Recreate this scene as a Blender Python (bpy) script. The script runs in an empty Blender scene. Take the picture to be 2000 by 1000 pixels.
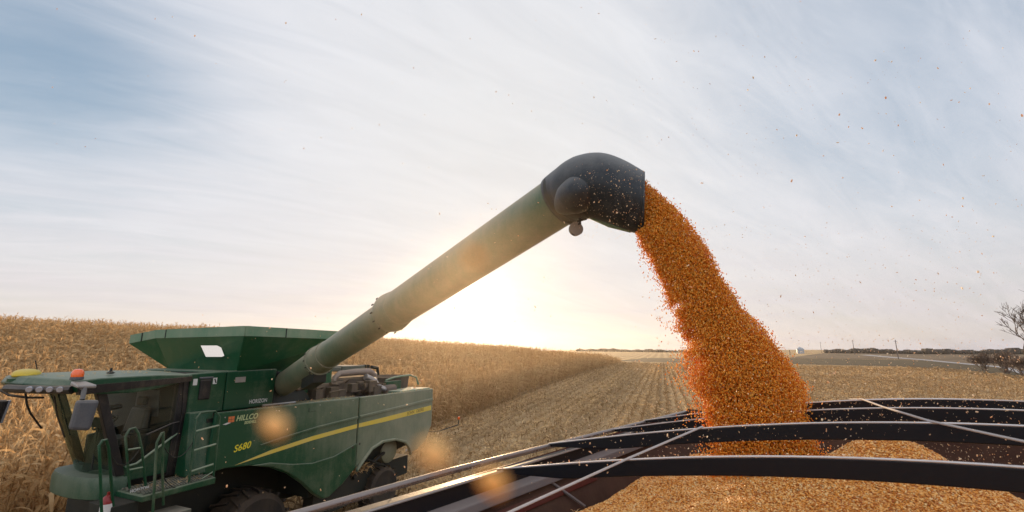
import bpy, math, random
import numpy as np
from mathutils import Vector, Matrix
HAZE = .00012; VEIL = 0.5
random.seed(7); rng = np.random.default_rng(7)
S = bpy.context.scene; COL = S.collection; R = math.radians
# ------------------------------------------------------------------ camera
PITCH = math.atan(185/889); CAMZ = 4.2
cd = bpy.data.cameras.new('camera'); cam = bpy.data.objects.new('camera', cd); COL.objects.link(cam)
cam.location = (0, 0, CAMZ); cam.rotation_euler = (R(90)+PITCH, 0, 0)
cd.sensor_width = 36; cd.lens = 16.0; cd.clip_start = .02; cd.clip_end = 5000
cd.dof.use_dof = True; cd.dof.focus_distance = 7.0; cd.dof.aperture_fstop = 3.6
S.camera = cam
# ------------------------------------------------------------------ world and sun
SUN_AZ, SUN_EL = R(-4.4), R(5.6)
sund = Vector((math.sin(SUN_AZ)*math.cos(SUN_EL), math.cos(SUN_AZ)*math.cos(SUN_EL), math.sin(SUN_EL)))
S.view_settings.view_transform = 'Standard'; S.view_settings.look = 'None'
S.view_settings.gamma = 1; S.view_settings.exposure = 0.48
W = bpy.data.worlds.new('World'); S.world = W; W.use_nodes = True
nt = W.node_tree; nt.nodes.clear()
class G:
    """tiny node-graph helper"""
    def __init__(s, nt): s.nt = nt
    def n(s, typ, ins=None, **kw):
        nd = s.nt.nodes.new(typ)
        for k, v in kw.items(): setattr(nd, k, v)
        for k, v in (ins or {}).items():
            if isinstance(v, bpy.types.NodeSocket): s.nt.links.new(v, nd.inputs[k])
            else: nd.inputs[k].default_value = v
        return nd
    def m(s, op, a, b=0.0, c=0.0): return s.n('ShaderNodeMath', {0: a, 1: b, 2: c}, operation=op).outputs[0]
    def cl(s, a): return s.n('ShaderNodeClamp', {0: a}).outputs[0]
    def mix(s, f, a, b, mode='MIX'):
        nd = s.nt.nodes.new('ShaderNodeMix'); nd.data_type = 'RGBA'; nd.blend_type = mode
        for i, v in ((0, f), (6, a), (7, b)):
            if isinstance(v, bpy.types.NodeSocket): s.nt.links.new(v, nd.inputs[i])
            else: nd.inputs[i].default_value = v if i == 0 else (tuple(v)+(1,))[:4]
        return nd.outputs[2]
    def ramp(s, f, stops):
        nd = s.nt.nodes.new('ShaderNodeValToRGB'); s.nt.links.new(f, nd.inputs[0])
        e = nd.color_ramp.elements
        while len(e) < len(stops): e.new(.5)
        for q, (p, c) in zip(e, stops): q.position = p; q.color = (tuple(c)+(1,))[:4] if not isinstance(c, (int, float)) else (c, c, c, 1)
        return nd.outputs[0]
    def noise(s, vec, scale, detail=4, rough=.55, dist=0.0):
        return s.n('ShaderNodeTexNoise', {'Vector': vec, 'Scale': scale, 'Detail': detail, 'Roughness': rough, 'Distortion': dist}).outputs[0]
g = G(nt)
sky = g.n('ShaderNodeTexSky', sky_type='NISHITA', sun_disc=False, sun_elevation=SUN_EL, sun_rotation=SUN_AZ, air_density=1.0, dust_density=1.5, ozone_density=1.5)
D = g.n('ShaderNodeTexCoord').outputs['Generated']
sep = g.n('ShaderNodeSeparateXYZ', {0: D})
zz = g.m('MAXIMUM', sep.outputs[2], 0.0)
den = g.m('ADD', zz, .22)
P = g.n('ShaderNodeCombineXYZ', {0: g.m('DIVIDE', sep.outputs[0], den), 1: g.m('DIVIDE', sep.outputs[1], den), 2: 0.0}).outputs[0]
Pm = g.n('ShaderNodeMapping', {'Vector': g.n('ShaderNodeMapping', {'Vector': P, 'Rotation': (0, 0, R(-26))}).outputs[0], 'Scale': (.55, 2.0, 1)}).outputs[0]
n1 = g.noise(Pm, 1.1, 7, .58, .6)
n2 = g.noise(g.n('ShaderNodeMapping', {'Vector': g.n('ShaderNodeMapping', {'Vector': P, 'Rotation': (0, 0, R(-34))}).outputs[0], 'Scale': (.8, 3.6, 1), 'Location': (3, 1, 0)}).outputs[0], 2.0, 8, .62, .9)
cl = g.m('ADD', g.m('MULTIPLY', n1, .65), g.m('MULTIPLY', n2, .35))
def lobe(dx, dy, dz, k):
    v = Vector((dx, dy, dz)).normalized()
    d = g.n('ShaderNodeVectorMath', {0: D, 1: tuple(v)}, operation='DOT_PRODUCT').outputs['Value']
    return g.m('EXPONENT', g.m('MULTIPLY', g.m('SUBTRACT', d, 1.0), k))
def pix(u, v):
    x, y = (u-1000)/889, (500-v)/889
    return (x, math.cos(PITCH)-y*math.sin(PITCH), math.sin(PITCH)+y*math.cos(PITCH))
sunl = lobe(*sund, 7)
# thin places in the high cloud where the blue shows: towards the upper left and the upper right of the sun
thin = g.m('MULTIPLY', lobe(*pix(-60, 40), 26), .34)
for u_, v_, k_, w_ in ((60, 130, 150, .14), (250, 190, 150, .16), (430, 250, 150, .12), (600, 320, 170, .07), (1560, 10, 24, .13), (2000, 10, 12, .13), (1750, 200, 40, .05)):
    thin = g.m('ADD', thin, g.m('MULTIPLY', lobe(*pix(u_, v_), k_), w_))
cover = g.m('SUBTRACT', g.m('ADD', cl, g.m('MULTIPLY', sunl, .25)), thin)
cover = g.n('ShaderNodeMapRange', {'Value': cover, 'From Min': -.15, 'From Max': .62}, interpolation_type='SMOOTHSTEP').outputs[0]
skyc = g.mix(1.0, g.mix(1.0, sky.outputs[0], (.07, .07, .07), 'MULTIPLY'), (.13, .18, .245), 'ADD')
# cloud colour: near white, cooler and dimmer away from the sun, warmer low down
warmlow = g.m('EXPONENT', g.m('MULTIPLY', zz, -9.0))
side = g.m('MULTIPLY', g.cl(g.m('MULTIPLY', g.m('ADD', sep.outputs[0], -.1), 1.6)), warmlow)
cc = g.mix(g.cl(lobe(*pix(1000, 400), 5.5)), (.54, .56, .62), (.60, .598, .60))
cc = g.mix(g.m('MULTIPLY', warmlow, .9), cc, (.62, .53, .445))
cc = g.mix(side, cc, (.48, .455, .465))
low = g.n('ShaderNodeCombineXYZ', {0: g.m('MULTIPLY', g.m('ARCTAN2', sep.outputs[0], sep.outputs[1]), 1.6), 1: g.m('MULTIPLY', zz, 26.0), 2: 0.0}).outputs[0]
bands = g.n('ShaderNodeMapRange', {'Value': g.noise(low, 1.3, 5, .55, .5), 'From Min': .42, 'From Max': .66, 'To Min': 0, 'To Max': .55}, interpolation_type='SMOOTHSTEP').outputs[0]
cc = g.mix(g.m('MULTIPLY', bands, g.m('EXPONENT', g.m('MULTIPLY', zz, -7.5))), cc, (.50, .47, .51))
streak = g.n('ShaderNodeMapRange', {'Value': n2, 'From Min': .3, 'From Max': .7, 'To Min': .95, 'To Max': 1.03}).outputs[0]
cc = g.n('ShaderNodeVectorMath', {0: cc, 'Scale': streak}, operation='SCALE').outputs[0]
tot = g.mix(cover, skyc, cc)
glow = g.m('ADD', g.m('MULTIPLY', lobe(*sund, 900), 1.6), g.m('MULTIPLY', lobe(*sund, 140), .10))
gl = g.n('ShaderNodeVectorMath', {0: (1.0, .82, .55), 'Scale': glow}, operation='SCALE').outputs[0]
tot = g.mix(1.0, tot, gl, 'ADD')
# unseen sky behind and above the camera is brightened as added fill light
back_fill = g.n('ShaderNodeMapRange', {'Value': g.m('SUBTRACT', g.m('MULTIPLY', zz, .9), sep.outputs[1]), 'From Min': -.15, 'From Max': .8, 'To Min': 1.0, 'To Max': 1.42}, interpolation_type='SMOOTHSTEP').outputs[0]
tot = g.n('ShaderNodeVectorMath', {0: tot, 'Scale': back_fill}, operation='SCALE').outputs[0]
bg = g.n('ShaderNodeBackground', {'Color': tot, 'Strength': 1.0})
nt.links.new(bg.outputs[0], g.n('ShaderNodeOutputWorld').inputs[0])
sd = bpy.data.lights.new('sun', 'SUN'); so = bpy.data.objects.new('sun', sd); COL.objects.link(so)
sd.energy = 5.0; sd.angle = R(1.0); sd.color = (1.0, .68, .38)
so.rotation_euler = (-sund).to_track_quat('-Z', 'Y').to_euler(); so.location = (0, 0, 60)

# ------------------------------------------------------------------ materials
def mat(name, f):
    m = bpy.data.materials.new(name); m.use_nodes = True
    t = m.node_tree; t.nodes.clear(); q = G(t)
    o = f(q); out = q.n('ShaderNodeOutputMaterial'); t.links.new(o, out.inputs[0]); return m
def pr(q, **k):
    alias = dict(color='Base Color', rough='Roughness', metal='Metallic', normal='Normal', spec='Specular IOR Level', coat='Coat Weight', trans='Transmission Weight', emis='Emission Color', estr='Emission Strength', ior='IOR', alpha='Alpha', coatr='Coat Roughness')
    ins = {}
    for a, v in k.items():
        if a in ('color', 'emis') and isinstance(v, tuple): v = (v+(1,))[:4]
        ins[alias[a]] = v
    return q.n('ShaderNodeBsdfPrincipled', ins).outputs[0]
def bump(q, h, s, d=.02): return q.n('ShaderNodeBump', {'Height': h, 'Strength': s, 'Distance': d}).outputs[0]
def dusty(name, base, dust=(.34, .27, .17), amount=.35, rough=.42, scale=1.3, metal=0.0, xr=None, spec=.4):
    def f(q):
        tc = q.n('ShaderNodeTexCoord').outputs['Object']
        a = q.noise(tc, scale, 8, .65, .3); b = q.noise(tc, 45, 4, .7)
        geo = q.n('ShaderNodeNewGeometry'); nz = q.n('ShaderNodeSeparateXYZ', {0: geo.outputs['Normal']}).outputs[2]
        up = q.m('MULTIPLY', q.cl(nz), .55)
        streak = q.noise(q.n('ShaderNodeMapping', {'Vector': tc, 'Scale': (9, 9, .9)}).outputs[0], 1.2, 4, .6)
        v = q.m('ADD', q.m('MULTIPLY', a, 1.1), q.m('MULTIPLY', b, .35))
        v = q.m('ADD', v, q.m('MULTIPLY', streak, .35))
        v = q.m('ADD', q.m('SUBTRACT', v, .90), up)
        if xr:      # the rear of the machine carries a thicker coat of harvest dust
            x = q.n('ShaderNodeSeparateXYZ', {0: tc}).outputs[0]
            v = q.m('ADD', v, q.n('ShaderNodeMapRange', {'Value': x, 'From Min': xr[0], 'From Max': xr[1], 'To Min': xr[2], 'To Max': xr[3]}).outputs[0])
        v = q.cl(q.m('ADD', v, amount))
        c = q.mix(v, base, dust)
        rr = q.m('ADD', q.m('MULTIPLY', v, .35), rough)
        return pr(q, color=c, rough=q.cl(rr), metal=metal, spec=spec, normal=bump(q, q.m('ADD', b, q.m('MULTIPLY', a, 2.)), .12, .01))
    return mat(name, f)
M = {}
M['green'] = dusty('green_paint', (.003, .055, .024), (.27, .27, .19), .06, .30, .9, xr=(.4, 5.5, -.14, .62))
M['greend'] = dusty('green_paint_clean', (.003, .050, .021), (.25, .25, .17), .04, .32)
M['auger'] = dusty('auger_paint', (.006, .085, .04), (.38, .32, .23), .36, .32, .8)
M['lip'] = dusty('tank_lip_paint', (.03, .16, .08), (.33, .33, .24), .36, .4)
M['tank'] = dusty('tank_panel_paint', (.004, .075, .028), (.2, .2, .12), .02, .4)
M['yellow'] = dusty('yellow_stripe', (.62, .46, .03), (.5, .42, .22), .25, .45)
M['black'] = dusty('black_plastic', (.012, .012, .013), (.22, .17, .12), .05, .4)
M['rubber'] = dusty('tyre_rubber', (.012, .011, .010), (.12, .085, .055), .12, .7)
M['spout'] = dusty('black_spout', (.010, .016, .022), (.20, .20, .19), .06, .38, 1.8)
M['grey'] = dusty('grey_plastic', (.07, .075, .085), (.25, .22, .18), .1, .5)
M['ledge'] = dusty('ledge_paint', (.012, .06, .03), (.22, .23, .17), .12, .4)
M['metal'] = dusty('bare_metal', (.45, .45, .46), (.3, .24, .18), .2, .38, 2, .8)
M['exhaust'] = dusty('exhaust_metal', (.26, .22, .2), (.30, .23, .17), .3, .45, 3, .5)
M['engine'] = dusty('engine_grime', (.05, .042, .035), (.2, .14, .085), .3, .7, 3)
M['dark'] = dusty('dark_frame', (.010, .014, .011), (.06, .045, .03), .0, .6)
M['step'] = dusty('step_grating', (.05, .08, .06), (.24, .2, .15), .3, .6, 4)
M['trim'] = dusty('bow_paint', (.004, .005, .008), (.10, .09, .09), -.20, .42, 2.2, spec=.25)
M['rail'] = dusty('rail_metal', (.20, .18, .18), (.30, .25, .21), .08, .24, 2, .7)
M['edge'] = dusty('sunlit_edge', (.62, .60, .60), (.45, .40, .36), .1, .38, 3, .35)  # light colour standing in for sunlight along the bow tops
M['strap'] = dusty('strap_webbing', (.42, .42, .45), (.35, .3, .26), .3, .55, 8)
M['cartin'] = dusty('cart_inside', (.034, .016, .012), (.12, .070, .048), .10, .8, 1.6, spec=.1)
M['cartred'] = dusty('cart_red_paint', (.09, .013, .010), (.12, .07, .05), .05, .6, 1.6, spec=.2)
M['cartgrey'] = dusty('cart_brace', (.12, .11, .115), (.2, .16, .14), .2, .5, 2)
M['white'] = mat('white_decal', lambda q: pr(q, color=(.6, .6, .58), rough=.6))
M['ydecal'] = mat('yellow_decal', lambda q: pr(q, color=(.72, .62, .03), rough=.5))
M['pdecal'] = mat('pale_decal', lambda q: pr(q, color=(.42, .50, .25), rough=.5))
M['gdecal'] = mat('dim_gold_decal', lambda q: pr(q, color=(.21, .17, .05), rough=.6))
M['odecal'] = mat('orange_decal', lambda q: pr(q, color=(.6, .15, .04), rough=.5))
M['ydome'] = dusty('receiver_yellow', (.60, .44, .03), (.4, .33, .18), .12, .4)
M['orange'] = mat('orange_lens', lambda q: pr(q, color=(.85, .13, .015), rough=.2, coat=.6))
M['red'] = mat('red_paint', lambda q: pr(q, color=(.22, .012, .010), rough=.35))
M['pane'] = mat('window_pane', lambda q: pr(q, color=(.74, .66, .56), rough=.06, metal=1.0))
M['lens'] = mat('lamp_lens', lambda q: pr(q, color=(.38, .38, .42), rough=.12, metal=.5))
def glass(q):
    tc = q.n('ShaderNodeTexCoord').outputs['Object']
    d = q.cl(q.m('MULTIPLY', q.m('SUBTRACT', q.noise(tc, 2.5, 8, .7), .36), .6))
    gl = q.n('ShaderNodeBsdfGlossy', {'Color': (.75, .9, .82, 1), 'Roughness': .03}).outputs[0]
    tr = q.n('ShaderNodeBsdfTransparent', {'Color': (.78, .88, .78, 1)}).outputs[0]
    fr = q.n('ShaderNodeFresnel', {'IOR': 1.5}).outputs[0]
    a = q.n('ShaderNodeMixShader', {0: fr, 1: tr, 2: gl}).outputs[0]
    df = q.n('ShaderNodeBsdfDiffuse', {'Color': (.16, .24, .15, 1)}).outputs[0]
    return q.n('ShaderNodeMixShader', {0: d, 1: a, 2: df}).outputs[0]
M['glass'] = mat('cab_glass', glass)
def dglass(q):
    tc = q.n('ShaderNodeTexCoord').outputs['Object']
    d = q.cl(q.m('MULTIPLY', q.m('SUBTRACT', q.noise(tc, 3.5, 8, .7), .5), .35))
    a = q.n('ShaderNodeMixShader', {0: q.n('ShaderNodeFresnel', {'IOR': 1.45}).outputs[0], 1: q.n('ShaderNodeBsdfTransparent', {'Color': (.80, .90, .88, 1)}).outputs[0], 2: q.n('ShaderNodeBsdfGlossy', {'Color': (.75, .85, .9, 1), 'Roughness': .03}).outputs[0]}).outputs[0]
    return q.n('ShaderNodeMixShader', {0: d, 1: a, 2: q.n('ShaderNodeBsdfDiffuse', {'Color': (.2, .22, .18, 1)}).outputs[0]}).outputs[0]
M['dglass'] = mat('door_glass', dglass)
def kern(name, c1, c2, c3, trl=.25):
    def f(q):
        r = q.n('ShaderNodeObjectInfo').outputs['Random']
        c = q.ramp(r, [(0, c1), (.42, c2), (.93, c3), (1, (.80, .60, .32))])
        a = pr(q, color=c, rough=.42, spec=.3)
        b = q.n('ShaderNodeBsdfTranslucent', {'Color': c}).outputs[0]
        return q.n('ShaderNodeMixShader', {0: trl, 1: a, 2: b}).outputs[0]
    return mat(name, f)
M['kernel'] = kern('corn_kernel_fall', (.74, .19, .008), (.97, .43, .035), (.98, .62, .13), .42)
M['kernelp'] = kern('corn_kernel_heap', (.46, .12, .014), (.85, .37, .06), (.95, .62, .25), .15)
M['kernelf'] = kern('corn_kernel_flying', (.80, .42, .18), (.90, .62, .36), (.95, .82, .60), .3)
def heapbase(q):
    tc = q.n('ShaderNodeTexCoord').outputs['Object']
    v = q.n('ShaderNodeTexVoronoi', {'Vector': tc, 'Scale': 95.0})
    c = q.ramp(q.n('ShaderNodeSeparateColor', {0: v.outputs['Color']}).outputs[0], [(0, (.35, .10, .02)), (.5, (.62, .25, .045)), (1, (.75, .42, .12))])
    return pr(q, color=c, rough=.6, normal=bump(q, q.m('SUBTRACT', 1.0, v.outputs['Distance']), .7, .01))
M['heap'] = mat('corn_heap', heapbase)
def leafm(name, c1, c2, c3, t=.3):
    def f(q):
        r = q.n('ShaderNodeObjectInfo').outputs['Random']
        tc = q.n('ShaderNodeTexCoord').outputs['Object']
        n = q.noise(tc, 3.0, 3, .6)
        c = q.ramp(q.cl(q.m('ADD', q.m('MULTIPLY', r, .6), q.m('SUBTRACT', q.m('MULTIPLY', n, 1.0), .3))), [(0, c1), (.5, c2), (1, c3)])
        a = q.n('ShaderNodeBsdfDiffuse', {'Color': c}).outputs[0]
        b = q.n('ShaderNodeBsdfTranslucent', {'Color': c}).outputs[0]
        return q.n('ShaderNodeMixShader', {0: t, 1: a, 2: b}).outputs[0]
    return mat(name, f)
M['leaf'] = leafm('dry_corn_leaf', (.36, .21, .09), (.55, .36, .175), (.72, .53, .30), .4)
M['stub'] = leafm('stubble_stalk', (.19, .12, .055), (.34, .22, .11), (.48, .34, .19), .15)
M['litter'] = leafm('stubble_litter', (.40, .25, .11), (.62, .42, .21), (.80, .60, .34), .3)
def soil(q):
    geo = q.n('ShaderNodeNewGeometry').outputs['Position']
    fine = q.noise(geo, 9, 8, .75); mid = q.noise(geo, .8, 6, .65); big = q.noise(geo, .05, 3, .5)
    row = q.n('ShaderNodeMapping', {'Vector': geo, 'Rotation': (0, 0, R(17.9)), 'Location': (12.9*math.cos(R(17.9)), 0, 0)}).outputs[0]
    rx = q.n('ShaderNodeSeparateXYZ', {0: row}).outputs[0]
    w = q.m('SINE', q.m('ADD', q.m('MULTIPLY', rx, 2*math.pi/.76), q.m('MULTIPLY', mid, 2.5)))
    w2 = q.m('SINE', q.m('ADD', q.m('MULTIPLY', rx, 2*math.pi/4.56), q.m('MULTIPLY', mid, 1.5)))
    v = q.m('ADD', q.m('MULTIPLY', fine, .9), q.m('MULTIPLY', mid, .35))
    v = q.m('ADD', v, q.m('ADD', q.m('MULTIPLY', w, .085), q.m('MULTIPLY', w2, .07)))
    v = q.cl(q.m('ADD', v, q.m('MULTIPLY', q.m('SUBTRACT', big, .5), .35)))
    c = q.ramp(v, [(.30, (.11, .065, .030)), (.52, (.27, .175, .085)), (.74, (.46, .32, .17)), (.95, (.56, .42, .24))])
    return pr(q, color=c, rough=.95, spec=.1, normal=bump(q, v, .8, .12))
M['soil'] = mat('harvested_ground', soil)
M['grass'] = mat('dark_grass', lambda q: pr(q, color=q.ramp(q.noise(q.n('ShaderNodeNewGeometry').outputs['Position'], .35, 7, .75), [(.3, (.030, .026, .015)), (.7, (.11, .085, .05))]), rough=.95, spec=.1))
M['rough'] = mat('rough_grassland', lambda q: pr(q, color=q.ramp(q.noise(q.n('ShaderNodeNewGeometry').outputs['Position'], .06, 8, .75), [(.35, (.06, .045, .03)), (.65, (.19, .14, .09))]), rough=.95, spec=.1))
M['gravel'] = mat('gravel_road', lambda q: pr(q, color=q.ramp(q.noise(q.n('ShaderNodeNewGeometry').outputs['Position'], .8, 6, .7), [(.2, (.19, .20, .215)), (.8, (.30, .31, .325))]), rough=.9))
M['wood'] = mat('bare_bark', lambda q: pr(q, color=q.ramp(q.noise(q.n('ShaderNodeTexCoord').outputs['Object'], 5, 5, .7), [(.3, (.05, .036, .03)), (.7, (.13, .10, .085))]), rough=.9))
M['twig'] = mat('twig_brown', lambda q: pr(q, color=q.ramp(q.noise(q.n('ShaderNodeTexCoord').outputs['Object'], 2, 5, .7), [(.3, (.085, .05, .036)), (.7, (.2, .14, .10))]), rough=.9))
M['farwood'] = mat('far_wood', lambda q: pr(q, color=q.ramp(q.noise(q.n('ShaderNodeTexCoord').outputs['Object'], .4, 6, .7), [(.3, (.022, .018, .016)), (.7, (.07, .056, .046))]), rough=.95))
M['bin'] = dusty('bin_steel', (.30, .36, .42), (.3, .3, .3), .1, .4, 1, .3)
M['pole'] = mat('pole_wood', lambda q: pr(q, color=(.12, .10, .09), rough=.9))

# ------------------------------------------------------------------ mesh helpers
class MB:
    def __init__(s): s.v = []; s.f = []
    def add(s, vs, fs):
        b = len(s.v); s.v += [tuple(map(float, p)) for p in vs]; s.f += [tuple(i+b for i in f) for f in fs]; return s
    def box(s, a, b):
        (x0, y0, z0), (x1, y1, z1) = a, b
        return s.add([(x0, y0, z0), (x1, y0, z0), (x1, y1, z0), (x0, y1, z0), (x0, y0, z1), (x1, y0, z1), (x1, y1, z1), (x0, y1, z1)],
                     [(0, 3, 2, 1), (4, 5, 6, 7), (0, 1, 5, 4), (1, 2, 6, 5), (2, 3, 7, 6), (3, 0, 4, 7)])
    def hexa(s, p):  # eight corners, bottom loop then top loop
        return s.add(p, [(0, 3, 2, 1), (4, 5, 6, 7), (0, 1, 5, 4), (1, 2, 6, 5), (2, 3, 7, 6), (3, 0, 4, 7)])
    def tube(s, pts, r, n=10, cap=True, flat=None):
        pts = [Vector(p) for p in pts]; k = len(pts); rs = r if isinstance(r, (list, tuple)) else [r]*k
        up = None; vs = []
        for i, p in enumerate(pts):
            t = (pts[min(i+1, k-1)]-pts[max(i-1, 0)]).normalized()
            if up is None:
                up = Vector((0, 0, 1)) if abs(t.z) < .9 else Vector((1, 0, 0))
            a = t.cross(up).normalized(); b = a.cross(t).normalized(); up = b
            for j in range(n):
                q = 2*math.pi*j/n
                vs.append(p+a*math.cos(q)*rs[i]+b*math.sin(q)*rs[i]*(flat or 1))
        fs = [(i*n+j, i*n+(j+1) % n, (i+1)*n+(j+1) % n, (i+1)*n+j) for i in range(k-1) for j in range(n)]
        if cap: fs += [tuple(range(n))[::-1], tuple((k-1)*n+j for j in range(n))]
        return s.add(vs, fs)
    def prism(s, poly, y0, y1):   # polygon in x,z extruded along y
        n = len(poly)
        return s.add([(x, y0, z) for x, z in poly]+[(x, y1, z) for x, z in poly],
                     [tuple(range(n)), tuple(range(2*n-1, n-1, -1))]+[(i, i+n, (i+1) % n+n, (i+1) % n) for i in range(n)])
    def lathe(s, c, prof, n=24, axis='z'):  # prof: (radius, height)
        vs = []
        for r, h in prof:
            for j in range(n):
                q = 2*math.pi*j/n; a, b = r*math.cos(q), r*math.sin(q)
                vs.append({'z': (c[0]+a, c[1]+b, c[2]+h), 'y': (c[0]+a, c[1]+h, c[2]+b), 'x': (c[0]+h, c[1]+a, c[2]+b)}[axis])
        k = len(prof)
        fs = [(i*n+j, i*n+(j+1) % n, (i+1)*n+(j+1) % n, (i+1)*n+j) for i in range(k-1) for j in range(n)]
        fs += [tuple(range(n))[::-1], tuple((k-1)*n+j for j in range(n))]
        return s.add(vs, fs)
    def quadhole(s, c, h):      # corners c00 c10 c11 c01, hole (u0,v0,u1,v1) or None
        c = [Vector(p) for p in c]
        f = lambda u, v: (c[0]*(1-u)+c[1]*u)*(1-v)+(c[3]*(1-u)+c[2]*u)*v
        if not h: return s.add(c, [(0, 1, 2, 3)])
        us = [0, h[0], h[2], 1]; vv = [0, h[1], h[3], 1]
        vs = [f(u, v) for v in vv for u in us]
        return s.add(vs, [(j*4+i, j*4+i+1, j*4+i+5, j*4+i+4) for j in range(3) for i in range(3) if (i, j) != (1, 1)])
    def build(s, name, m, parent=None, smooth=False, bevel=0, solid=0, sub=0):
        me = bpy.data.meshes.new(name); me.from_pydata(s.v, [], s.f); me.validate(); me.update()
        import bmesh
        bm = bmesh.new(); bm.from_mesh(me); bmesh.ops.recalc_face_normals(bm, faces=bm.faces); bm.to_mesh(me); bm.free()
        me.materials.append(m)
        if smooth:
            me.polygons.foreach_set('use_smooth', [True]*len(me.polygons))
            me.set_sharp_from_angle(angle=R(40))
        o = bpy.data.objects.new(name, me); COL.objects.link(o)
        if parent: o.parent = parent
        if solid: q = o.modifiers.new('solid', 'SOLIDIFY'); q.thickness = solid; q.offset = 0
        if bevel: q = o.modifiers.new('bevel', 'BEVEL'); q.width = bevel; q.segments = 2; q.limit_method = 'ANGLE'
        return o
def tag(o, label=None, cat=None, group=None, kind=None):
    if label: o['label'] = label
    if cat: o['category'] = cat
    if group: o['group'] = group
    if kind: o['kind'] = kind
    return o
def empty(name, loc, rz=0):
    o = bpy.data.objects.new(name, None); COL.objects.link(o); o.location = loc; o.rotation_euler = (0, 0, rz); o.empty_display_size = .3; return o
def text(name, body, size, loc, m, parent, shear=0, bold=0.0, sx=1.0, rot=(R(90), 0, 0)):
    c = bpy.data.curves.new(name, 'FONT'); c.body = body; c.size = size; c.shear = shear; c.offset = bold; c.extrude = .001; c.space_character = 1.05
    c.materials.append(m)
    o = bpy.data.objects.new(name, c); COL.objects.link(o); o.parent = parent; o.location = loc; o.rotation_euler = rot; o.scale = (sx, 1, 1)
    me = bpy.data.meshes.new_from_object(o); bpy.data.objects.remove(o); o = bpy.data.objects.new(name, me); COL.objects.link(o); o.parent = parent; o.location = loc; o.rotation_euler = rot; o.scale = (sx, 1, 1); return o
def npmesh(name, V, F, m, smooth=False):
    me = bpy.data.meshes.new(name); n, k = F.shape
    me.vertices.add(len(V)); me.vertices.foreach_set('co', V.astype(np.float32).ravel())
    me.loops.add(n*k); me.loops.foreach_set('vertex_index', F.astype(np.int32).ravel())
    me.polygons.add(n); me.polygons.foreach_set('loop_start', np.arange(0, n*k, k, dtype=np.int32))
    me.update(calc_edges=True); me.materials.append(m)
    if smooth: me.polygons.foreach_set('use_smooth', np.ones(n, bool))
    return me
# scatter for uncountable stuff: one object whose points carry small source meshes
def scatter(name, pts, rots, scl, variants, m):
    me = bpy.data.meshes.new(name); n = len(pts)
    me.vertices.add(n); me.vertices.foreach_set('co', np.asarray(pts, np.float32).ravel())
    a = me.attributes.new('rot', 'FLOAT_VECTOR', 'POINT'); a.data.foreach_set('vector', np.asarray(rots, np.float32).ravel())
    sc = np.asarray(scl, np.float32)
    if sc.ndim == 1: sc = np.repeat(sc[:, None], 3, 1)
    a = me.attributes.new('scl', 'FLOAT_VECTOR', 'POINT'); a.data.foreach_set('vector', sc.ravel())
    a = me.attributes.new('idx', 'INT', 'POINT'); a.data.foreach_set('value', rng.integers(0, len(variants), n).astype(np.int32))
    me.materials.append(m)
    o = bpy.data.objects.new(name, me); COL.objects.link(o)
    t = bpy.data.node_groups.new(name+'_nodes', 'GeometryNodeTree')
    t.interface.new_socket('Geometry', in_out='INPUT', socket_type='NodeSocketGeometry')
    t.interface.new_socket('Geometry', in_out='OUTPUT', socket_type='NodeSocketGeometry')
    gi = t.nodes.new('NodeGroupInput'); go = t.nodes.new('NodeGroupOutput')
    ip = t.nodes.new('GeometryNodeInstanceOnPoints'); ip.inputs['Pick Instance'].default_value = True
    jg = t.nodes.new('GeometryNodeGeometryToInstance')
    for vme in reversed(variants):
        vo = bpy.data.objects.new(vme.name+'_source', vme)      # never linked to the scene
        oi = t.nodes.new('GeometryNodeObjectInfo'); oi.inputs['Object'].default_value = vo
        t.links.new(oi.outputs['Geometry'], jg.inputs[0])
    def attr(nm, typ):
        q = t.nodes.new('GeometryNodeInputNamedAttribute'); q.data_type = typ; q.inputs['Name'].default_value = nm
        return [s_ for s_ in q.outputs if s_.enabled and s_.name == 'Attribute'][0]
    t.links.new(gi.outputs[0], ip.inputs['Points']); t.links.new(jg.outputs[0], ip.inputs['Instance'])
    t.links.new(attr('rot', 'FLOAT_VECTOR'), ip.inputs['Rotation']); t.links.new(attr('scl', 'FLOAT_VECTOR'), ip.inputs['Scale'])
    t.links.new(attr('idx', 'INT'), ip.inputs['Instance Index']); t.links.new(ip.outputs[0], go.inputs[0])
    q = o.modifiers.new('scatter', 'NODES'); q.node_group = t
    return o

# ------------------------------------------------------------------ ground
def sstep(a, b, x): t = np.clip((x-a)/(b-a), 0, 1); return t*t*(3-2*t)
def ground(x, y):
    x = np.asarray(x, float); y = np.asarray(y, float)
    az = np.degrees(np.arctan2(x, np.maximum(y, .1))); r = np.hypot(x, y)
    amp = np.interp(az, [-60, -46, -30, -12, 0, 8, 14, 22], [7.4, 6.3, 5.6, 3.7, 2.3, 1.0, .4, 0])
    z = amp*sstep(28, 105, r)
    z = z+.6*sstep(200, 420, r)*sstep(8, 16, az)
    z = z+5.2*sstep(260, 900, r)*sstep(0, 10, az)*(.75+.25*np.sin(az*.25))
    return z
def build_ground():
    rr = np.concatenate([np.linspace(0, 12, 5), np.geomspace(14, 3000, 110)]); th = np.radians(np.linspace(-180, 180, 361))
    A, B = np.meshgrid(rr, th, indexing='ij'); X = A*np.sin(B); Y = A*np.cos(B)
    Z = ground(X, Y)*(np.abs(np.degrees(B)) < 100)
    V = np.stack([X, Y, Z], -1).reshape(-1, 3); n, k = len(rr), len(th)
    I, J = np.meshgrid(np.arange(n-1), np.arange(k-1), indexing='ij'); i0 = (I*k+J).ravel()
    F = np.stack([i0, i0+k, i0+k+1, i0+1], -1)
    me = npmesh('ground', V, F, M['soil'], True); o = bpy.data.objects.new('ground', me); COL.objects.link(o); tag(o, kind='structure')
build_ground()
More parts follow.
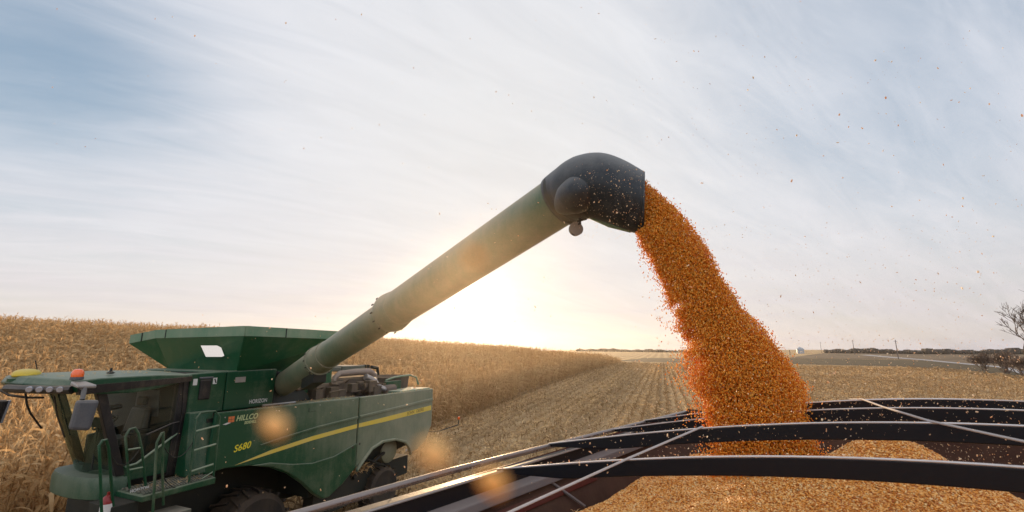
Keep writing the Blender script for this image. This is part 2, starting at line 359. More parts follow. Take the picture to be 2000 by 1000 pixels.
def strip(name, pl, pr_, m, lift):
    V = []
    N = 40
    def lerp(P, t):
        P = np.array(P, float); s = t*(len(P)-1); i = np.minimum(s.astype(int), len(P)-2); f = (s-i)[:, None]; return P[i]*(1-f)+P[i+1]*f
    t = np.linspace(0, 1, N); L, Rr = lerp(pl, t), lerp(pr_, t)
    M_ = 6
    for k in range(M_+1):
        q = L*(1-k/M_)+Rr*k/M_; V.append(np.column_stack([q, ground(q[:, 0], q[:, 1])+lift]))
    V = np.concatenate(V); F = []
    for k in range(M_):
        for i in range(N-1): F.append((k*N+i, k*N+i+1, (k+1)*N+i+1, (k+1)*N+i))
    me = npmesh(name, V, np.array(F), m, True); o = bpy.data.objects.new(name, me); COL.objects.link(o); tag(o, kind='structure'); return o
strip('grass_verge', [(38, 172), (90, 150), (105, 125), (75, 69), (62, 52)], [(72, 250), (150, 250), (178, 200), (122, 116), (80, 67)], M['grass'], .05)
strip('rough_grassland', [(150, 255), (184, 206), (127, 120), (98, 89), (82, 70)], [(330, 480), (420, 420), (480, 330), (470, 280), (430, 220)], M['rough'], .06)
strip('gravel_road', [(246, 330), (178, 203), (122, 117), (93, 86), (76, 66)], [(254, 331), (184, 206), (127, 120), (98, 89), (82, 70)], M['gravel'], .12)

# ------------------------------------------------------------------ corn plants (uncountable mass)
def ribbon(V, F, p0, d, length, width, droop, segs, twist=0, up0=.5):
    d = Vector(d).normalized(); p = Vector(p0); ang = up0; side = d.cross(Vector((0, 0, 1))).normalized(); b = len(V)
    for i in range(segs+1):
        t = i/segs; w = width*(math.sin(math.pi*min(1, .18+t*.82))**.7)*.5+.002
        tw = twist*t; s_ = side*math.cos(tw)+Vector((0, 0, 1))*math.sin(tw)
        V += [tuple(p-s_*w), tuple(p+s_*w)]
        step = length/segs; p = p+(d*math.cos(ang)+Vector((0, 0, 1))*math.sin(ang))*step; ang -= droop/segs
    for i in range(segs): F.append((b+2*i, b+2*i+1, b+2*i+3, b+2*i+2))
def corn_mesh(i, leaves=12, segs=5):
    V, F = [], []; h = random.uniform(2.0, 2.45); lean = Vector((random.uniform(-.1, .1), random.uniform(-.1, .1), 0))
    def at(z): return Vector((lean.x*z, lean.y*z, z))
    for a in range(5):      # stalk as crossed strips forming a thin prism
        z0, z1 = h*a/5, h*(a+1)/5; w0, w1 = .018*(1-a*.12), .018*(1-(a+1)*.12); b = len(V)
        for z, w in ((z0, w0), (z1, w1)):
            for k in range(3): q = at(z)+Vector((math.cos(k*2.09)*w, math.sin(k*2.09)*w, 0)); V.append(tuple(q))
        for k in range(3): F.append((b+k, b+(k+1) % 3, b+3+(k+1) % 3, b+3+k))
    az = random.uniform(0, 6.28)
    for k in range(leaves):
        z = h*(.12+.86*k/leaves)+random.uniform(-.04, .04); az += math.pi+random.uniform(-.6, .6)
        ribbon(V, F, at(z), (math.cos(az), math.sin(az), 0), random.uniform(.40, .75), random.uniform(.04, .08), random.uniform(2.2, 4.2), segs, random.uniform(-2.5, 2.5), random.uniform(.3, 1.25))
    for k in range(4):      # tassel
        a = random.uniform(0, 6.28); ribbon(V, F, at(h), (math.cos(a), math.sin(a), 0), random.uniform(.18, .38), .022, random.uniform(.2, 1.2), 2, 0, random.uniform(1.1, 1.55))
    a = random.uniform(0, 6.28)   # hanging ear in husk
    ribbon(V, F, at(h*.48), (math.cos(a), math.sin(a), 0), .3, .075, 1.2, 3, .4, -.3); ribbon(V, F, at(h*.48), (math.cos(a+.6), math.sin(a+.6), 0), .3, .07, 1.4, 3, 1.4, -.2)
    return npmesh('corn_plant_%d' % i, np.array(V), np.array(F), M['leaf'])
def edge_x(y): return -12.9+.323*y
CV = [corn_mesh(i) for i in range(8)]; CVF = [corn_mesh(20+i, 9, 3) for i in range(6)]
def corn_field():
    ca, sa = math.cos(R(17.9)), math.sin(R(17.9))     # rows run along (sa, ca)
    def region(r0, r1, spacing, rowsp):
        P = []
        t = np.arange(-60, 200, spacing); s = np.arange(.12, 175, rowsp)
        T, Sx = np.meshgrid(t, s); T = T+rng.uniform(-.5, .5, T.shape)*spacing; Sx = Sx+rng.normal(0, .05, T.shape)
        X = -12.9-Sx*ca*1.0+T*sa; Y = T*ca+Sx*sa
        r = np.hypot(X, Y); az = np.degrees(np.arctan2(X, Y))
        k = (r >= r0) & (r < r1) & (az > -57) & (az < 17) & (X < edge_x(Y)) & (Y > 1)
        return np.stack([X[k], Y[k]], -1)
    near = region(6, 42, .17, .76); far = region(42, 150, .42, .76)
    k = rng.random(len(far)) < .9; far = far[k]
    for nm, P, V, sc in (('near', near, CV, 1.0), ('far', far, CVF, 1.12)):
        if len(P) == 0: continue
        z = ground(P[:, 0], P[:, 1]); n = len(P)
        rot = np.stack([rng.normal(0, .17, n), rng.normal(0, .17, n), rng.uniform(0, 6.28, n)], -1)
        s_ = rng.uniform(.70, 1.16, n)*sc*(1+.05*np.sin(P[:, 0]*.35)*np.sin(P[:, 1]*.27))*(1-.4*sstep(100, 150, np.hypot(P[:, 0], P[:, 1]))*(P[:, 0] > 5))
        if nm == 'far': s3 = np.stack([s_*1.7, s_*1.7, s_], -1)
        else: s3 = np.stack([s_*1.1, s_*1.1, s_], -1)
        yield nm, np.column_stack([P, z]), rot, s3, V
    print('corn', len(near), len(far))
pl = {}
for nm, P, rot, s3, V in corn_field():
    o = scatter('standing_corn' if nm == 'near' else 'far_standing_corn', P, rot, s3, V, M['leaf'])
    tag(o, 'dry tan standing corn crop behind and beside the green combine' if nm == 'near' else 'distant tan standing corn rising to the skyline', 'corn crop', kind='stuff')
# litter and stubble on the harvested ground
def litter_mesh(i):
    V, F = [], []
    for k in range(3):
        a = random.uniform(0, 6.28); ribbon(V, F, (random.uniform(-.15, .15), random.uniform(-.15, .15), random.uniform(.01, .05)), (math.cos(a), math.sin(a), 0), random.uniform(.25, .6), random.uniform(.03, .07), random.uniform(.6, 2.2), 4, random.uniform(-2, 2), random.uniform(.2, .9))
    return npmesh('litter_%d' % i, np.array(V), np.array(F), M['litter'])
def stub_mesh(i):
    V, F = [], []; h = random.uniform(.16, .42); a = random.uniform(0, 6.28)
    MBx = [];
    for k in range(3): V += [(math.cos(k*2.09)*.013, math.sin(k*2.09)*.013, -.03)]
    for k in range(3): V += [(math.cos(k*2.09)*.011+.05, math.sin(k*2.09)*.011, h)]
    for k in range(3): F.append((k, (k+1) % 3, 3+(k+1) % 3, 3+k))
    ribbon(V, F, (0, 0, h*.6), (math.cos(a), math.sin(a), 0), random.uniform(.25, .5), .05, 2.4, 4, 1.0, .7)
    ribbon(V, F, (0, 0, h*.4), (math.cos(a+2.5), math.sin(a+2.5), 0), random.uniform(.2, .4), .045, 2.0, 4, -1.0, .9)
    return npmesh('stub_%d' % i, np.array(V), np.array(F), M['stub'])
def stubble():
    ca, sa = math.cos(R(17.9)), math.sin(R(17.9))
    PS, SC = [], []
    for (r0, r1, sp, sc) in ((8, 40, .2, 1.0), (40, 95, .42, 1.15), (95, 150, 1.0, 1.5)):
        t = np.arange(-10, 175, sp); s = np.arange(.2, 150, .76)
        T, Sx = np.meshgrid(t, s); T = T+rng.uniform(-.5, .5, T.shape)*sp; Sx = Sx+rng.normal(0, .04, T.shape)
        X = -12.9+Sx*ca+T*sa; Y = T*ca-Sx*sa
        r = np.hypot(X, Y); az = np.degrees(np.arctan2(X, Y))
        k = (r >= r0) & (r < r1) & (az > -50) & (az < 52) & (X > edge_x(Y)) & (Y > 6) & (X < 78+(Y-69)*.56) & (rng.random(X.shape) < .85)
        PS.append(np.stack([X[k], Y[k]], -1)); SC.append(np.full(k.sum(), sc))
    P = np.concatenate(PS); sc = np.concatenate(SC); n = len(P)
    rot = np.stack([rng.normal(0, .25, n), rng.normal(0, .25, n), rng.uniform(0, 6.28, n)], -1)
    o = scatter('corn_stubble', np.column_stack([P, ground(P[:, 0], P[:, 1])]), rot, sc*rng.uniform(.7, 1.2, n), [stub_mesh(i) for i in range(6)], M['stub'])
    tag(o, 'cut corn stalk stubs standing in long rows across the field', 'stubble', kind='stuff')
    PS, SC = [], []
    for (r0, r1, dens, sc) in ((8, 22, 22, .62), (22, 45, 13, .75), (45, 90, 5, .95), (90, 150, 1.4, 1.5)):
        n = int(dens*(r1*r1-r0*r0)*R(102)/2); r = np.sqrt(rng.uniform(r0*r0, r1*r1, n)); a = R(-50)+rng.random(n)*R(102)
        X, Y = r*np.sin(a), r*np.cos(a)
        # husks lie thicker between the combine's passes
        q_ = X*ca-Y*sa+12.9*ca; band = np.sin(q_*2*math.pi/4.56); fine = .5-.5*np.cos((q_-.2)*2*math.pi/.76)
        k = (X > edge_x(Y)+.1) & (X < 78+(Y-69)*.56) & (rng.random(n) < (.62+.38*np.sign(band)*np.abs(band)**.5)*(.5+.5*fine))
        PS.append(np.stack([X[k], Y[k]], -1)); SC.append(np.full(k.sum(), sc))
    P = np.concatenate(PS); sc = np.concatenate(SC); n = len(P); print('stub/litter', n)
    rot = np.stack([rng.normal(0, .3, n), rng.normal(0, .3, n), rng.uniform(0, 6.28, n)], -1)
    o = scatter('corn_husk_litter', np.column_stack([P, ground(P[:, 0], P[:, 1])]), rot, sc*rng.uniform(.6, 1.2, n), [litter_mesh(i) for i in range(8)], M['litter'])
    tag(o, 'pale husks and leaves littering the harvested corn rows', 'litter', kind='stuff')
stubble()

# ------------------------------------------------------------------ combine harvester (local x rearward, y away from camera, z up)
TH = R(25); O3 = Vector((-5.24, 8.5, 0)); AX = Vector((math.sin(TH), math.cos(TH), 0)); AY = Vector((-math.cos(TH), math.sin(TH), 0))
cb = empty('combine_harvester', O3, R(65))
tag(cb, 'green combine harvester unloading corn through its raised auger beside the standing corn', 'combine harvester')
def wl(x, y, z): q = Vector((x, y, z))-O3; return (q.dot(AX), q.dot(AY), q.z)
# side shields
fp = [(-.02, 3.12), (1.6, 3.105), (3.5, 3.08), (3.5, 1.44), (3.16, 1.19), (2.73, 1.01), (2.56, 1.02), (2.29, 1.2), (1.99, 1.47), (1.61, 1.75), (1.21, 1.95), (.77, 2.08), (.27, 2.14), (-.1, 2.11)]
sp = MB().prism(fp, 0, .07).build('side_shield', M['green'], cb, bevel=.022)
rp = [(3.54, 3.08), (6.66, 3.06), (6.66, 2.46), (6.64, 2.0), (6.33, 1.59), (5.97, 1.43), (5.64, 1.40), (5.56, 1.58), (5.37, 1.75), (4.92, 1.89), (4.41, 1.91), (4.04, 1.81), (3.79, 1.62), (3.54, 1.44)]
rs = MB().prism(rp, 0, .07).build('rear_side_shield', M['green'], cb, bevel=.022)
# raised belt above the stripe and swept lower panel
MB().prism([(.9, 2.43), (1.3, 2.485), (2.28, 2.58), (3.49, 2.64), (3.49, 2.575), (2.28, 2.52), (1.3, 2.43), (.9, 2.40)], -.028, .0).build('moulding', M['green'], sp, bevel=.02)
MB().prism([(3.55, 2.645), (6.64, 2.79), (6.64, 2.70), (3.55, 2.575)], -.028, .0).build('moulding', M['green'], rs, bevel=.02)
MB().prism([(.75, 2.085), (1.15, 2.06), (1.7, 1.92), (2.2, 1.84), (2.8, 1.86), (3.49, 2.02), (3.49, 1.46), (3.1, 1.20), (2.73, 1.03), (2.56, 1.04), (2.29, 1.22), (1.99, 1.49), (1.61, 1.77), (1.21, 1.97)], -.035, .0).build('lower_skirt', M['greend'], sp, bevel=.03)
# wheel arch flare
arch = [(3.55, 1.42), (3.79, 1.64), (4.04, 1.83), (4.41, 1.93), (4.92, 1.905), (5.37, 1.77), (5.57, 1.6), (5.65, 1.4)]
MB().prism(arch+[(x-.03*(x > 5), z-.06) for x, z in arch[::-1]], -.07, .02).build('wheel_arch', M['green'], rs, bevel=.015)
# yellow stripe
st1 = [(.44, 2.155), (1.17, 2.285), (2.15, 2.385), (3.49, 2.455)]; st1b = [(3.49, 2.365), (2.16, 2.30), (1.18, 2.215)]
MB().prism(st1+st1b, -.006, .001).build('yellow_stripe', M['yellow'], sp)
MB().prism([(3.55, 2.458), (4.46, 2.49), (6.58, 2.575), (6.58, 2.44), (4.47, 2.375), (3.55, 2.368)], -.006, .001).build('yellow_stripe', M['yellow'], rs)
text('model_lettering', 'S680', .165, (.38, -.004, 2.385), M['ydecal'], sp, .3, .002, .98, rot=(R(90), R(-5), 0))
text('maker_lettering', 'HILLCO', .135, (.36, -.004, 2.93), M['pdecal'], sp, .25, .003, .88)
text('maker_lettering', 'SIDEHILL', .07, (.53, -.004, 2.855), M['pdecal'], sp, .2, .002, .85)
lg = MB()
for i, (x, z) in enumerate([(.24, 3.0), (.30, 3.0), (.24, 2.945), (.30, 2.945)]): lg.box((x-.026, -.005, z-.023), (x+.026, .001, z+.023))
lg.build('maker_emblem', M['odecal'], sp)
MB().prism([(.12, 2.9), (.2, 2.925), (.27, 2.915), (.18, 2.89)], -.005, .001).build('maker_emblem', M['white'], sp)
text('brand_lettering', 'JOHN', .125, (5.42, -.009, 2.432), M['gdecal'], rs, .1, .002, .98, rot=(R(90), R(-2.3), 0))
text('brand_lettering', 'DEERE', .125, (5.84, -.009, 2.449), M['gdecal'], rs, .1, .002, .98, rot=(R(90), R(-2.3), 0))
text('wheel_lettering', 'H', .1, (5.3, -.1, 1.5), M['white'], rs)
for x, z in ((3.35, 1.95), (3.62, 1.98)): MB().lathe((x, -.045 if x < 3.5 else 0, z), [(.028, -.004), (.03, 0), (.02, .01)], 12, 'y').build('panel_latch', M['black'], sp if x < 3.5 else rs)
for x in (.15, 1.2, 2.3, 3.3): MB().lathe((x, 0, 3.02), [(.009, -.004), (.012, 0), (.012, .004)], 8, 'y').build('panel_bolt', M['metal'], sp)
for x in (3.75, 4.7, 5.7, 6.5): MB().lathe((x, 0, 2.98), [(.009, -.004), (.012, 0), (.012, .004)], 8, 'y').build('panel_bolt', M['metal'], rs)
MB().box((2.0, -.004, 2.9), (2.012, .0, 2.99)).box((2.0, -.004, 2.9), (2.2, .0, 2.906)).build('panel_seam', M['dark'], sp)
# body core, rear wall and deck
MB().box((-.1, .12, 2.2), (3.4, 3.2, 3.02)).box((-.1, 1.1, .9), (3.4, 2.3, 2.2)).box((2.3, .15, 1.1), (3.4, 1.1, 2.2)).build('body_core', M['dark'], cb)
MB().hexa([(3.4, .5, 1.2), (6.3, .5, 1.5), (6.3, 2.8, 1.5), (3.4, 2.8, 1.2), (3.4, .12, 2.9), (6.55, .12, 2.9), (6.55, 3.2, 2.9), (3.4, 3.2, 2.9)]).build('body_core', M['dark'], cb)
MB().hexa([(6.45, .05, 1.6), (6.66, .05, 2.0), (6.66, 3.25, 2.0), (6.45, 3.25, 1.6), (6.5, .05, 3.05), (6.68, .05, 3.05), (6.68, 3.25, 3.05), (6.5, 3.25, 3.05)]).build('rear_panel', M['green'], cb, bevel=.03)
MB().box((5.2, .08, 3.0), (6.62, .9, 3.09)).build('rear_deck', M['lip'], cb, bevel=.015)
MB().prism(fp[:4]+[(2.5, 1.5), (1.2, 2.0), (-.1, 2.11)], 3.23, 3.3).build('side_shield', M['green'], cb)
MB().prism(rp, 3.23, 3.3).build('side_shield', M['green'], cb)
# upper side panel (tank side)
up = MB().hexa([(-.34, .3, 3.1), (.28, .3, 3.1), (.28, .5, 3.1), (-.34, .5, 3.1), (-.36, .3, 3.80), (.28, .3, 3.82), (.28, .5, 3.82), (-.36, .5, 3.80)]).build('service_door', M['greend'], cb, bevel=.02)
tp = MB().hexa([(.295, .3, 3.1), (1.32, .3, 3.1), (1.32, 3.0, 3.1), (.295, 3.0, 3.1), (.295, .3, 3.82), (1.36, .3, 3.83), (1.36, 3.0, 3.83), (.295, 3.0, 3.82)]).build('tank_side_panel', M['greend'], cb, bevel=.02)
MB().box((-.35, .5, 3.05), (.29, 3.0, 3.78)).build('body_core', M['dark'], cb)
MB().box((1.32, .75, 3.0), (3.3, 3.0, 3.80)).build('tank_wall', M['tank'], cb, bevel=.02)
MB().box((-.2, .27, 3.34), (0.0, .31, 3.69)).build('door_vent', M['black'], up, bevel=.02)
MB().box((-.22, .262, 3.70), (.02, .31, 3.735)).build('door_handle', M['grey'], up, bevel=.01)
for x in (-.28, .07): MB().box((x-.035, .294, 3.60), (x+.035, .302, 3.71)).build('warning_sticker', M['white'], up)
MB().prism([(.05, 3.69), (.07, 3.7), (.1, 3.62), (.08, 3.615)], .290, .2945).build('warning_mark', M['black'], up)
MB().box((.46, .294, 3.60), (.67, .302, 3.70)).build('data_plate', M['metal'], tp)
text('product_lettering', 'HORIZON', .105, (.80, .296, 3.18), M['white'], tp, 0, .001, .78)
# auger cradle frame dark housing
MB().hexa([(1.34, .35, 3.05), (2.6, .5, 3.05), (2.6, 1.2, 3.05), (1.34, 1.0, 3.05), (1.37, .38, 3.80), (1.9, .55, 3.7), (1.9, 1.2, 3.7), (1.37, 1.0, 3.80)]).build('auger_housing', M['dark'], cb, bevel=.06)
MB().tube([(1.0, .16, 3.13), (1.75, .14, 3.125)], .022, 6).build('lock_bar', M['metal'], cb)
MB().box((1.5, .1, 3.02), (3.4, .5, 3.09)).build('deck_edge', M['greend'], cb, bevel=.01)
# grain tank extension
zr, zl = 4.66, 4.475
top = [(.20, -.20, 4.655), (2.75, -.20, 4.64), (3.05, 1.5, 4.64), (2.75, 3.9, 4.52), (.32, 3.85, 4.545), (.45, 3.1, 4.655)]
low = [(x, y, z-.185) for x, y, z in top]
bot = [(.50, .34, 3.79), (2.2, .6, 3.79), (2.4, 1.5, 3.79), (2.2, 2.9, 3.79), (.75, 2.9, 3.77), (.62, 2.7, 3.77)]
holes = {}
ext = MB()
for i in range(6):
    j = (i+1) % 6
    ext.quadhole([bot[i], bot[j], low[j], low[i]], holes.get(i))
tx = ext.build('tank_extension', M['tank'], cb, solid=.02)
MB().add([(0.056, 0.837, 4.296), (0.265, 0.673, 4.298), (0.317, 0.621, 4.259), (0.352, 0.549, 4.103), (0.318, 0.571, 4.083), (0.115, 0.731, 4.085)], [(0, 1, 2, 3, 4, 5)]).build('tank_window', M['pane'], tx, bevel=0, solid=.01)
lip = MB()
for i in range(6):
    if i == 3: continue
    j = (i+1) % 6; lip.quadhole([low[i], low[j], top[j], top[i]], None)
lp_ = lip.build('tank_rim', M['lip'], tx, solid=.03)
for a, b, t in ((5, 0, .12), (4, 5, .45), (0, 1, .35)):
    p = Vector(low[a]).lerp(Vector(low[b]), t); q = Vector(top[a]).lerp(Vector(top[b]), t); n_ = Vector((-.02, -.02, 0))
    MB().tube([p+n_, q+n_], .012, 4).build('rim_strap', M['dark'], tx)
# engine deck
en = empty('engine', (0, 0, 0)); en.parent = cb
MB().box((3.35, .9, 3.0), (5.0, 2.6, 3.50)).box((3.5, .8, 3.0), (3.9, 1.2, 3.42)).box((4.3, .75, 3.0), (4.9, 1.2, 3.38)).box((2.6, .6, 3.0), (3.3, 1.4, 3.42)).build('engine_block', M['engine'], en, bevel=.05)
de = MB()
for k in range(26):
    p = Vector((random.uniform(2.4, 5.1), random.uniform(.35, .95), random.uniform(3.05, 3.45)))
    de.tube([p, p+Vector((random.uniform(-.3, .3), random.uniform(-.1, .1), random.uniform(-.05, .15))), p+Vector((random.uniform(-.5, .5), random.uniform(-.1, .2), random.uniform(-.2, .1)))], random.uniform(.012, .04), 6)
for k in range(16):
    x, y, z = random.uniform(2.4, 5.0), random.uniform(.4, .9), random.uniform(3.05, 3.3); a = random.uniform(.05, .16)
    de.box((x-a, y-a*.7, z-a), (x+a, y+a*.7, z+a))
de.build('engine_fittings', M['engine'], en, bevel=.01)
MB().box((3.1, 1.2, 3.66), (4.05, 2.0, 3.77)).box((4.1, 1.2, 3.64), (4.95, 2.0, 3.79)).build('cooler_box', M['step'], en, bevel=.02)
MB().box((5.0, 1.2, 3.62), (5.15, 1.5, 3.8)).tube([(5.1, 1.1, 3.74), (5.35, 1.1, 3.70), (5.4, 1.1, 3.5)], .05, 8).build('coupling', M['dark'], en)
MB().tube([(3.4, .95, 3.10), (3.52, .95, 3.32), (3.6, .95, 3.52), (3.75, .95, 3.61), (4.4, .95, 3.63), (4.85, .95, 3.62), (5.05, .95, 3.52), (5.08, .95, 3.38)], [.06, .06, .065, .08, .09, .095, .10, .09], 14).build('intake_pipe', M['exhaust'], en, True)
MB().tube([(4.55, .8, 3.5), (4.85, .75, 3.38), (4.98, .7, 3.2), (5.2, .65, 3.12)], [.09, .085, .085, .085], 14).build('exhaust_pipe', M['metal'], en, True)
cg = MB()
for k in range(8): cg.lathe((5.2+k*.05, .62, 3.12), [(.10, -.012), (.125, 0), (.10, .012)], 14, 'x')
cg.build('bellows_hose', M['exhaust'], en, True)
ring = MB(); ring.lathe((6.1, 1.45, 3.0), [(.72, 0), (.74, .3), (.76, .42), (.70, .44), (.66, .38), (.64, .1)], 40)
rg = ring.build('air_screen', M['engine'], en, True)
MB().tube([(5.5, .9, 3.1), (5.48, .85, 3.35), (5.7, .72, 3.43), (6.4, .72, 3.46), (6.75, .72, 3.38), (6.85, .7, 3.15)], .03, 8).build('screen_guard', M['lip'], en, True)
MB().box((5.35, .7, 3.05), (6.0, .82, 3.33)).build('screen_box', M['greend'], en, bevel=.02)
# ---- cab
cabe = empty('cab', (0, 0, 0)); cabe.parent = cb
rf = [(-2.74, 3.70), (-2.66, 3.80), (-2.3, 3.82), (-1.2, 3.83), (-.38, 3.81), (-.38, 3.72), (-.8, 3.66), (-1.15, 3.61), (-1.66, 3.57), (-2.25, 3.58), (-2.66, 3.62)]
roof = MB()
def roof_sec(y, dx, dz): return [(x+dx*(1 if x < -2 else 0), y, z+dz) for x, z in rf]
def roof_sec(y, xf, dz): return [((-.38+(x+.38)*(xf+.38)/-2.36), y, z+dz) for x, z in rf]
secs = [roof_sec(*q) for q in ((.22, -1.98, -.02), (.6, -2.14, 0), (1.1, -2.26, .02), (1.6, -2.29, .03), (2.0, -2.2, .02), (2.3, -1.95, -.02))]
n_ = len(rf)
roof.add([p for s_ in secs for p in s_], [(i*n_+j, i*n_+(j+1) % n_, (i+1)*n_+(j+1) % n_, (i+1)*n_+j) for i in range(5) for j in range(n_)]+[tuple(range(n_)), tuple(5*n_+j for j in range(n_))[::-1]])
ro = roof.build('roof', M['greend'], cabe, bevel=.02)
MB().hexa([(-1.93, .2, 3.57), (-.4, .2, 3.68), (-.4, .3, 3.68), (-1.93, .3, 3.57), (-1.97, .19, 3.70), (-.4, .19, 3.76), (-.4, .3, 3.76), (-1.97, .3, 3.70)]).build('roof_trim', M['black'], ro)
# visor with work lights facing forward-left
LB = [(-2.20, .90), (-2.15, .74), (-2.09, .60), (-2.03, .46)]
for x, y in LB:
    d_ = Vector((-.55, -.85, 0)).normalized(); c_ = Vector((x-.07, y-.10, 3.655))
    MB().tube([c_-d_*.06, c_, c_+d_*.015], [.040, .042, .034], 18).build('work_light', M['lens'], ro, True)
MB().tube([(-1.99, .28, 3.65), (-2.06, .45, 3.65), (-2.16, .75, 3.65), (-2.24, 1.1, 3.65), (-2.27, 1.5, 3.65)], .062, 8).build('light_bar', M['black'], ro, True)
# glazing: plan curve of the windshield
def wcurve(t, z):     # t 0 near pillar .. 1 far pillar ; z 0 bottom 1 top
    near = Vector((-1.14, .42, 2.30)).lerp(Vector((-1.60, .42, 3.56)), z); far = Vector((-1.02, 2.05, 2.30)).lerp(Vector((-1.50, 2.05, 3.56)), z)
    p = near.lerp(far, t); p.x -= (.22+.08*z)*math.sin(math.pi*t)**.8; return p
ws = MB(); nt_, nz = 16, 4
ws.add([wcurve(i/nt_, j/nz) for j in range(nz+1) for i in range(nt_+1)], [(j*(nt_+1)+i, j*(nt_+1)+i+1, (j+1)*(nt_+1)+i+1, (j+1)*(nt_+1)+i) for j in range(nz) for i in range(nt_)])
wso = ws.build('windshield', M['glass'], cabe, True)
MB().tube([wcurve(i/16, -.06) for i in range(17)], .05, 8).build('windshield_seal', M['black'], wso, True)
MB().tube([wcurve(.42, .97)+Vector((-.03, 0, 0)), wcurve(.46, .75)+Vector((-.05, 0, 0)), wcurve(.5, .45)+Vector((-.04, 0, 0))], .012, 6).build('wiper', M['black'], wso)
# door glass and frame
dg = [(-1.50, 3.55), (-.46, 3.68), (-.36, 3.1), (-.40, 2.75), (-.95, 2.42), (-1.14, 2.45)]
drp = MB().add([(x, .404, z) for x, z in dg], [tuple(range(len(dg)))]).build('side_door', M['dglass'], cabe)
MB().prism([(-1.13, 2.43), (-.98, 2.43), (-.42, 2.80), (-.42, 2.20), (-1.10, 2.20)], .39, .43).build('door_lower_panel', M['greend'], drp, bevel=.01)
MB().tube([(-1.12, .37, 2.42), (-.97, .37, 2.44), (-.42, .37, 2.81)], .018, 6).build('door_trim', M['lip'], drp)
MB().tube([(-.9, .36, 2.86), (-.55, .36, 2.98), (-.42, .36, 3.0)], .015, 6).build('door_handle', M['black'], drp)
MB().hexa([(-1.22, .38, 2.3), (-1.10, .38, 2.3), (-1.10, .48, 2.3), (-1.22, .48, 2.3), (-1.66, .38, 3.6), (-1.53, .38, 3.6), (-1.53, .48, 3.6), (-1.66, .48, 3.6)]).build('front_pillar', M['black'], cabe, bevel=.01)
MB().hexa([(-1.02, 2.03, 2.3), (-.90, 2.03, 2.3), (-.90, 2.1, 2.3), (-1.02, 2.1, 2.3), (-1.52, 2.03, 3.6), (-1.40, 2.03, 3.6), (-1.40, 2.1, 3.6), (-1.52, 2.1, 3.6)]).build('front_pillar', M['black'], cabe, bevel=.01)
MB().hexa([(-.50, .36, 2.15), (-.34, .36, 2.15), (-.34, .5, 2.15), (-.50, .5, 2.15), (-.50, .36, 3.74), (-.33, .36, 3.78), (-.33, .5, 3.78), (-.50, .5, 3.74)]).prism([(-.34, 2.15), (-.20, 2.6), (-.18, 3.2), (-.33, 3.76), (-.45, 3.72), (-.40, 3.1), (-.45, 2.4)], .34, .38).build('rear_pillar', M['black'], cabe, bevel=.01)
MB().box((-.44, .5, 2.2), (-.37, 2.1, 3.7)).build('cab_rear_wall', M['dark'], cabe)
MB().box((-1.05, .45, 2.2), (-.42, 2.05, 2.3)).build('cab_floor', M['dark'], cabe)
MB().tube([(-1.4, 2.06, 3.55), (-.9, 2.06, 3.6), (-.45, 2.06, 3.65)], .04, 6).build('far_window_frame', M['black'], cabe)
# cab interior
MB().hexa([(-.455, .95, 3.05), (-.445, .95, 3.05), (-.445, 1.7, 3.05), (-.455, 1.7, 3.05), (-.455, 1.0, 3.5), (-.445, 1.0, 3.5), (-.445, 1.7, 3.5), (-.455, 1.7, 3.5)]).build('rear_window', M['grey'], cabe)
MB().hexa([(-.95, 2.0, 2.3), (-.45, 2.0, 2.3), (-.45, 2.06, 2.3), (-.95, 2.06, 2.3), (-.95, 2.0, 2.75), (-.45, 2.0, 2.85), (-.45, 2.06, 2.85), (-.95, 2.06, 2.75)]).build('far_side_panel', M['dark'], cabe)
se = MB().box((-.95, 1.0, 2.62), (-.52, 1.55, 2.76)).hexa([(-.68, .98, 2.72), (-.54, .98, 2.72), (-.54, 1.58, 2.72), (-.68, 1.58, 2.72), (-.60, 1.04, 3.22), (-.50, 1.04, 3.22), (-.50, 1.52, 3.22), (-.60, 1.52, 3.22)]).box((-.60, 1.14, 3.24), (-.52, 1.42, 3.40)).build('seat', M['black'], cabe, bevel=.05)
MB().box((-1.0, .78, 2.82), (-.6, .92, 2.9)).box((-.85, .75, 2.3), (-.6, .95, 2.82)).build('arm_console', M['dark'], cabe, bevel=.03)
MB().hexa([(-1.25, 1.15, 2.3), (-1.1, 1.15, 2.3), (-1.1, 1.35, 2.3), (-1.25, 1.35, 2.3), (-1.15, 1.18, 2.95), (-1.05, 1.18, 2.95), (-1.05, 1.32, 2.95), (-1.15, 1.32, 2.95)]).build('steering_column', M['dark'], cabe)
sw = MB(); sw.tube([(-1.08+.17*math.cos(a)*.8, 1.25+.2*math.sin(a), 3.02+.17*math.cos(a)*.55) for a in np.linspace(0, 2*math.pi, 22)], .014, 6, False)
sw.tube([(-1.22, 1.25, 2.93), (-.94, 1.25, 3.1)], .012, 5).build('steering_wheel', M['black'], cabe, True)
MB().box((-1.42, .62, 3.02), (-1.36, .92, 3.16)).tube([(-1.38, .75, 2.4), (-1.39, .75, 3.05)], .015, 6).build('display_screen', M['dark'], cabe, bevel=.02)
MB().tube([(-1.5, .6, 3.32), (-1.42, .6, 3.30), (-1.2, .6, 3.33)], [.03, .045, .04], 8).build('interior_mirror', M['black'], cabe, True)
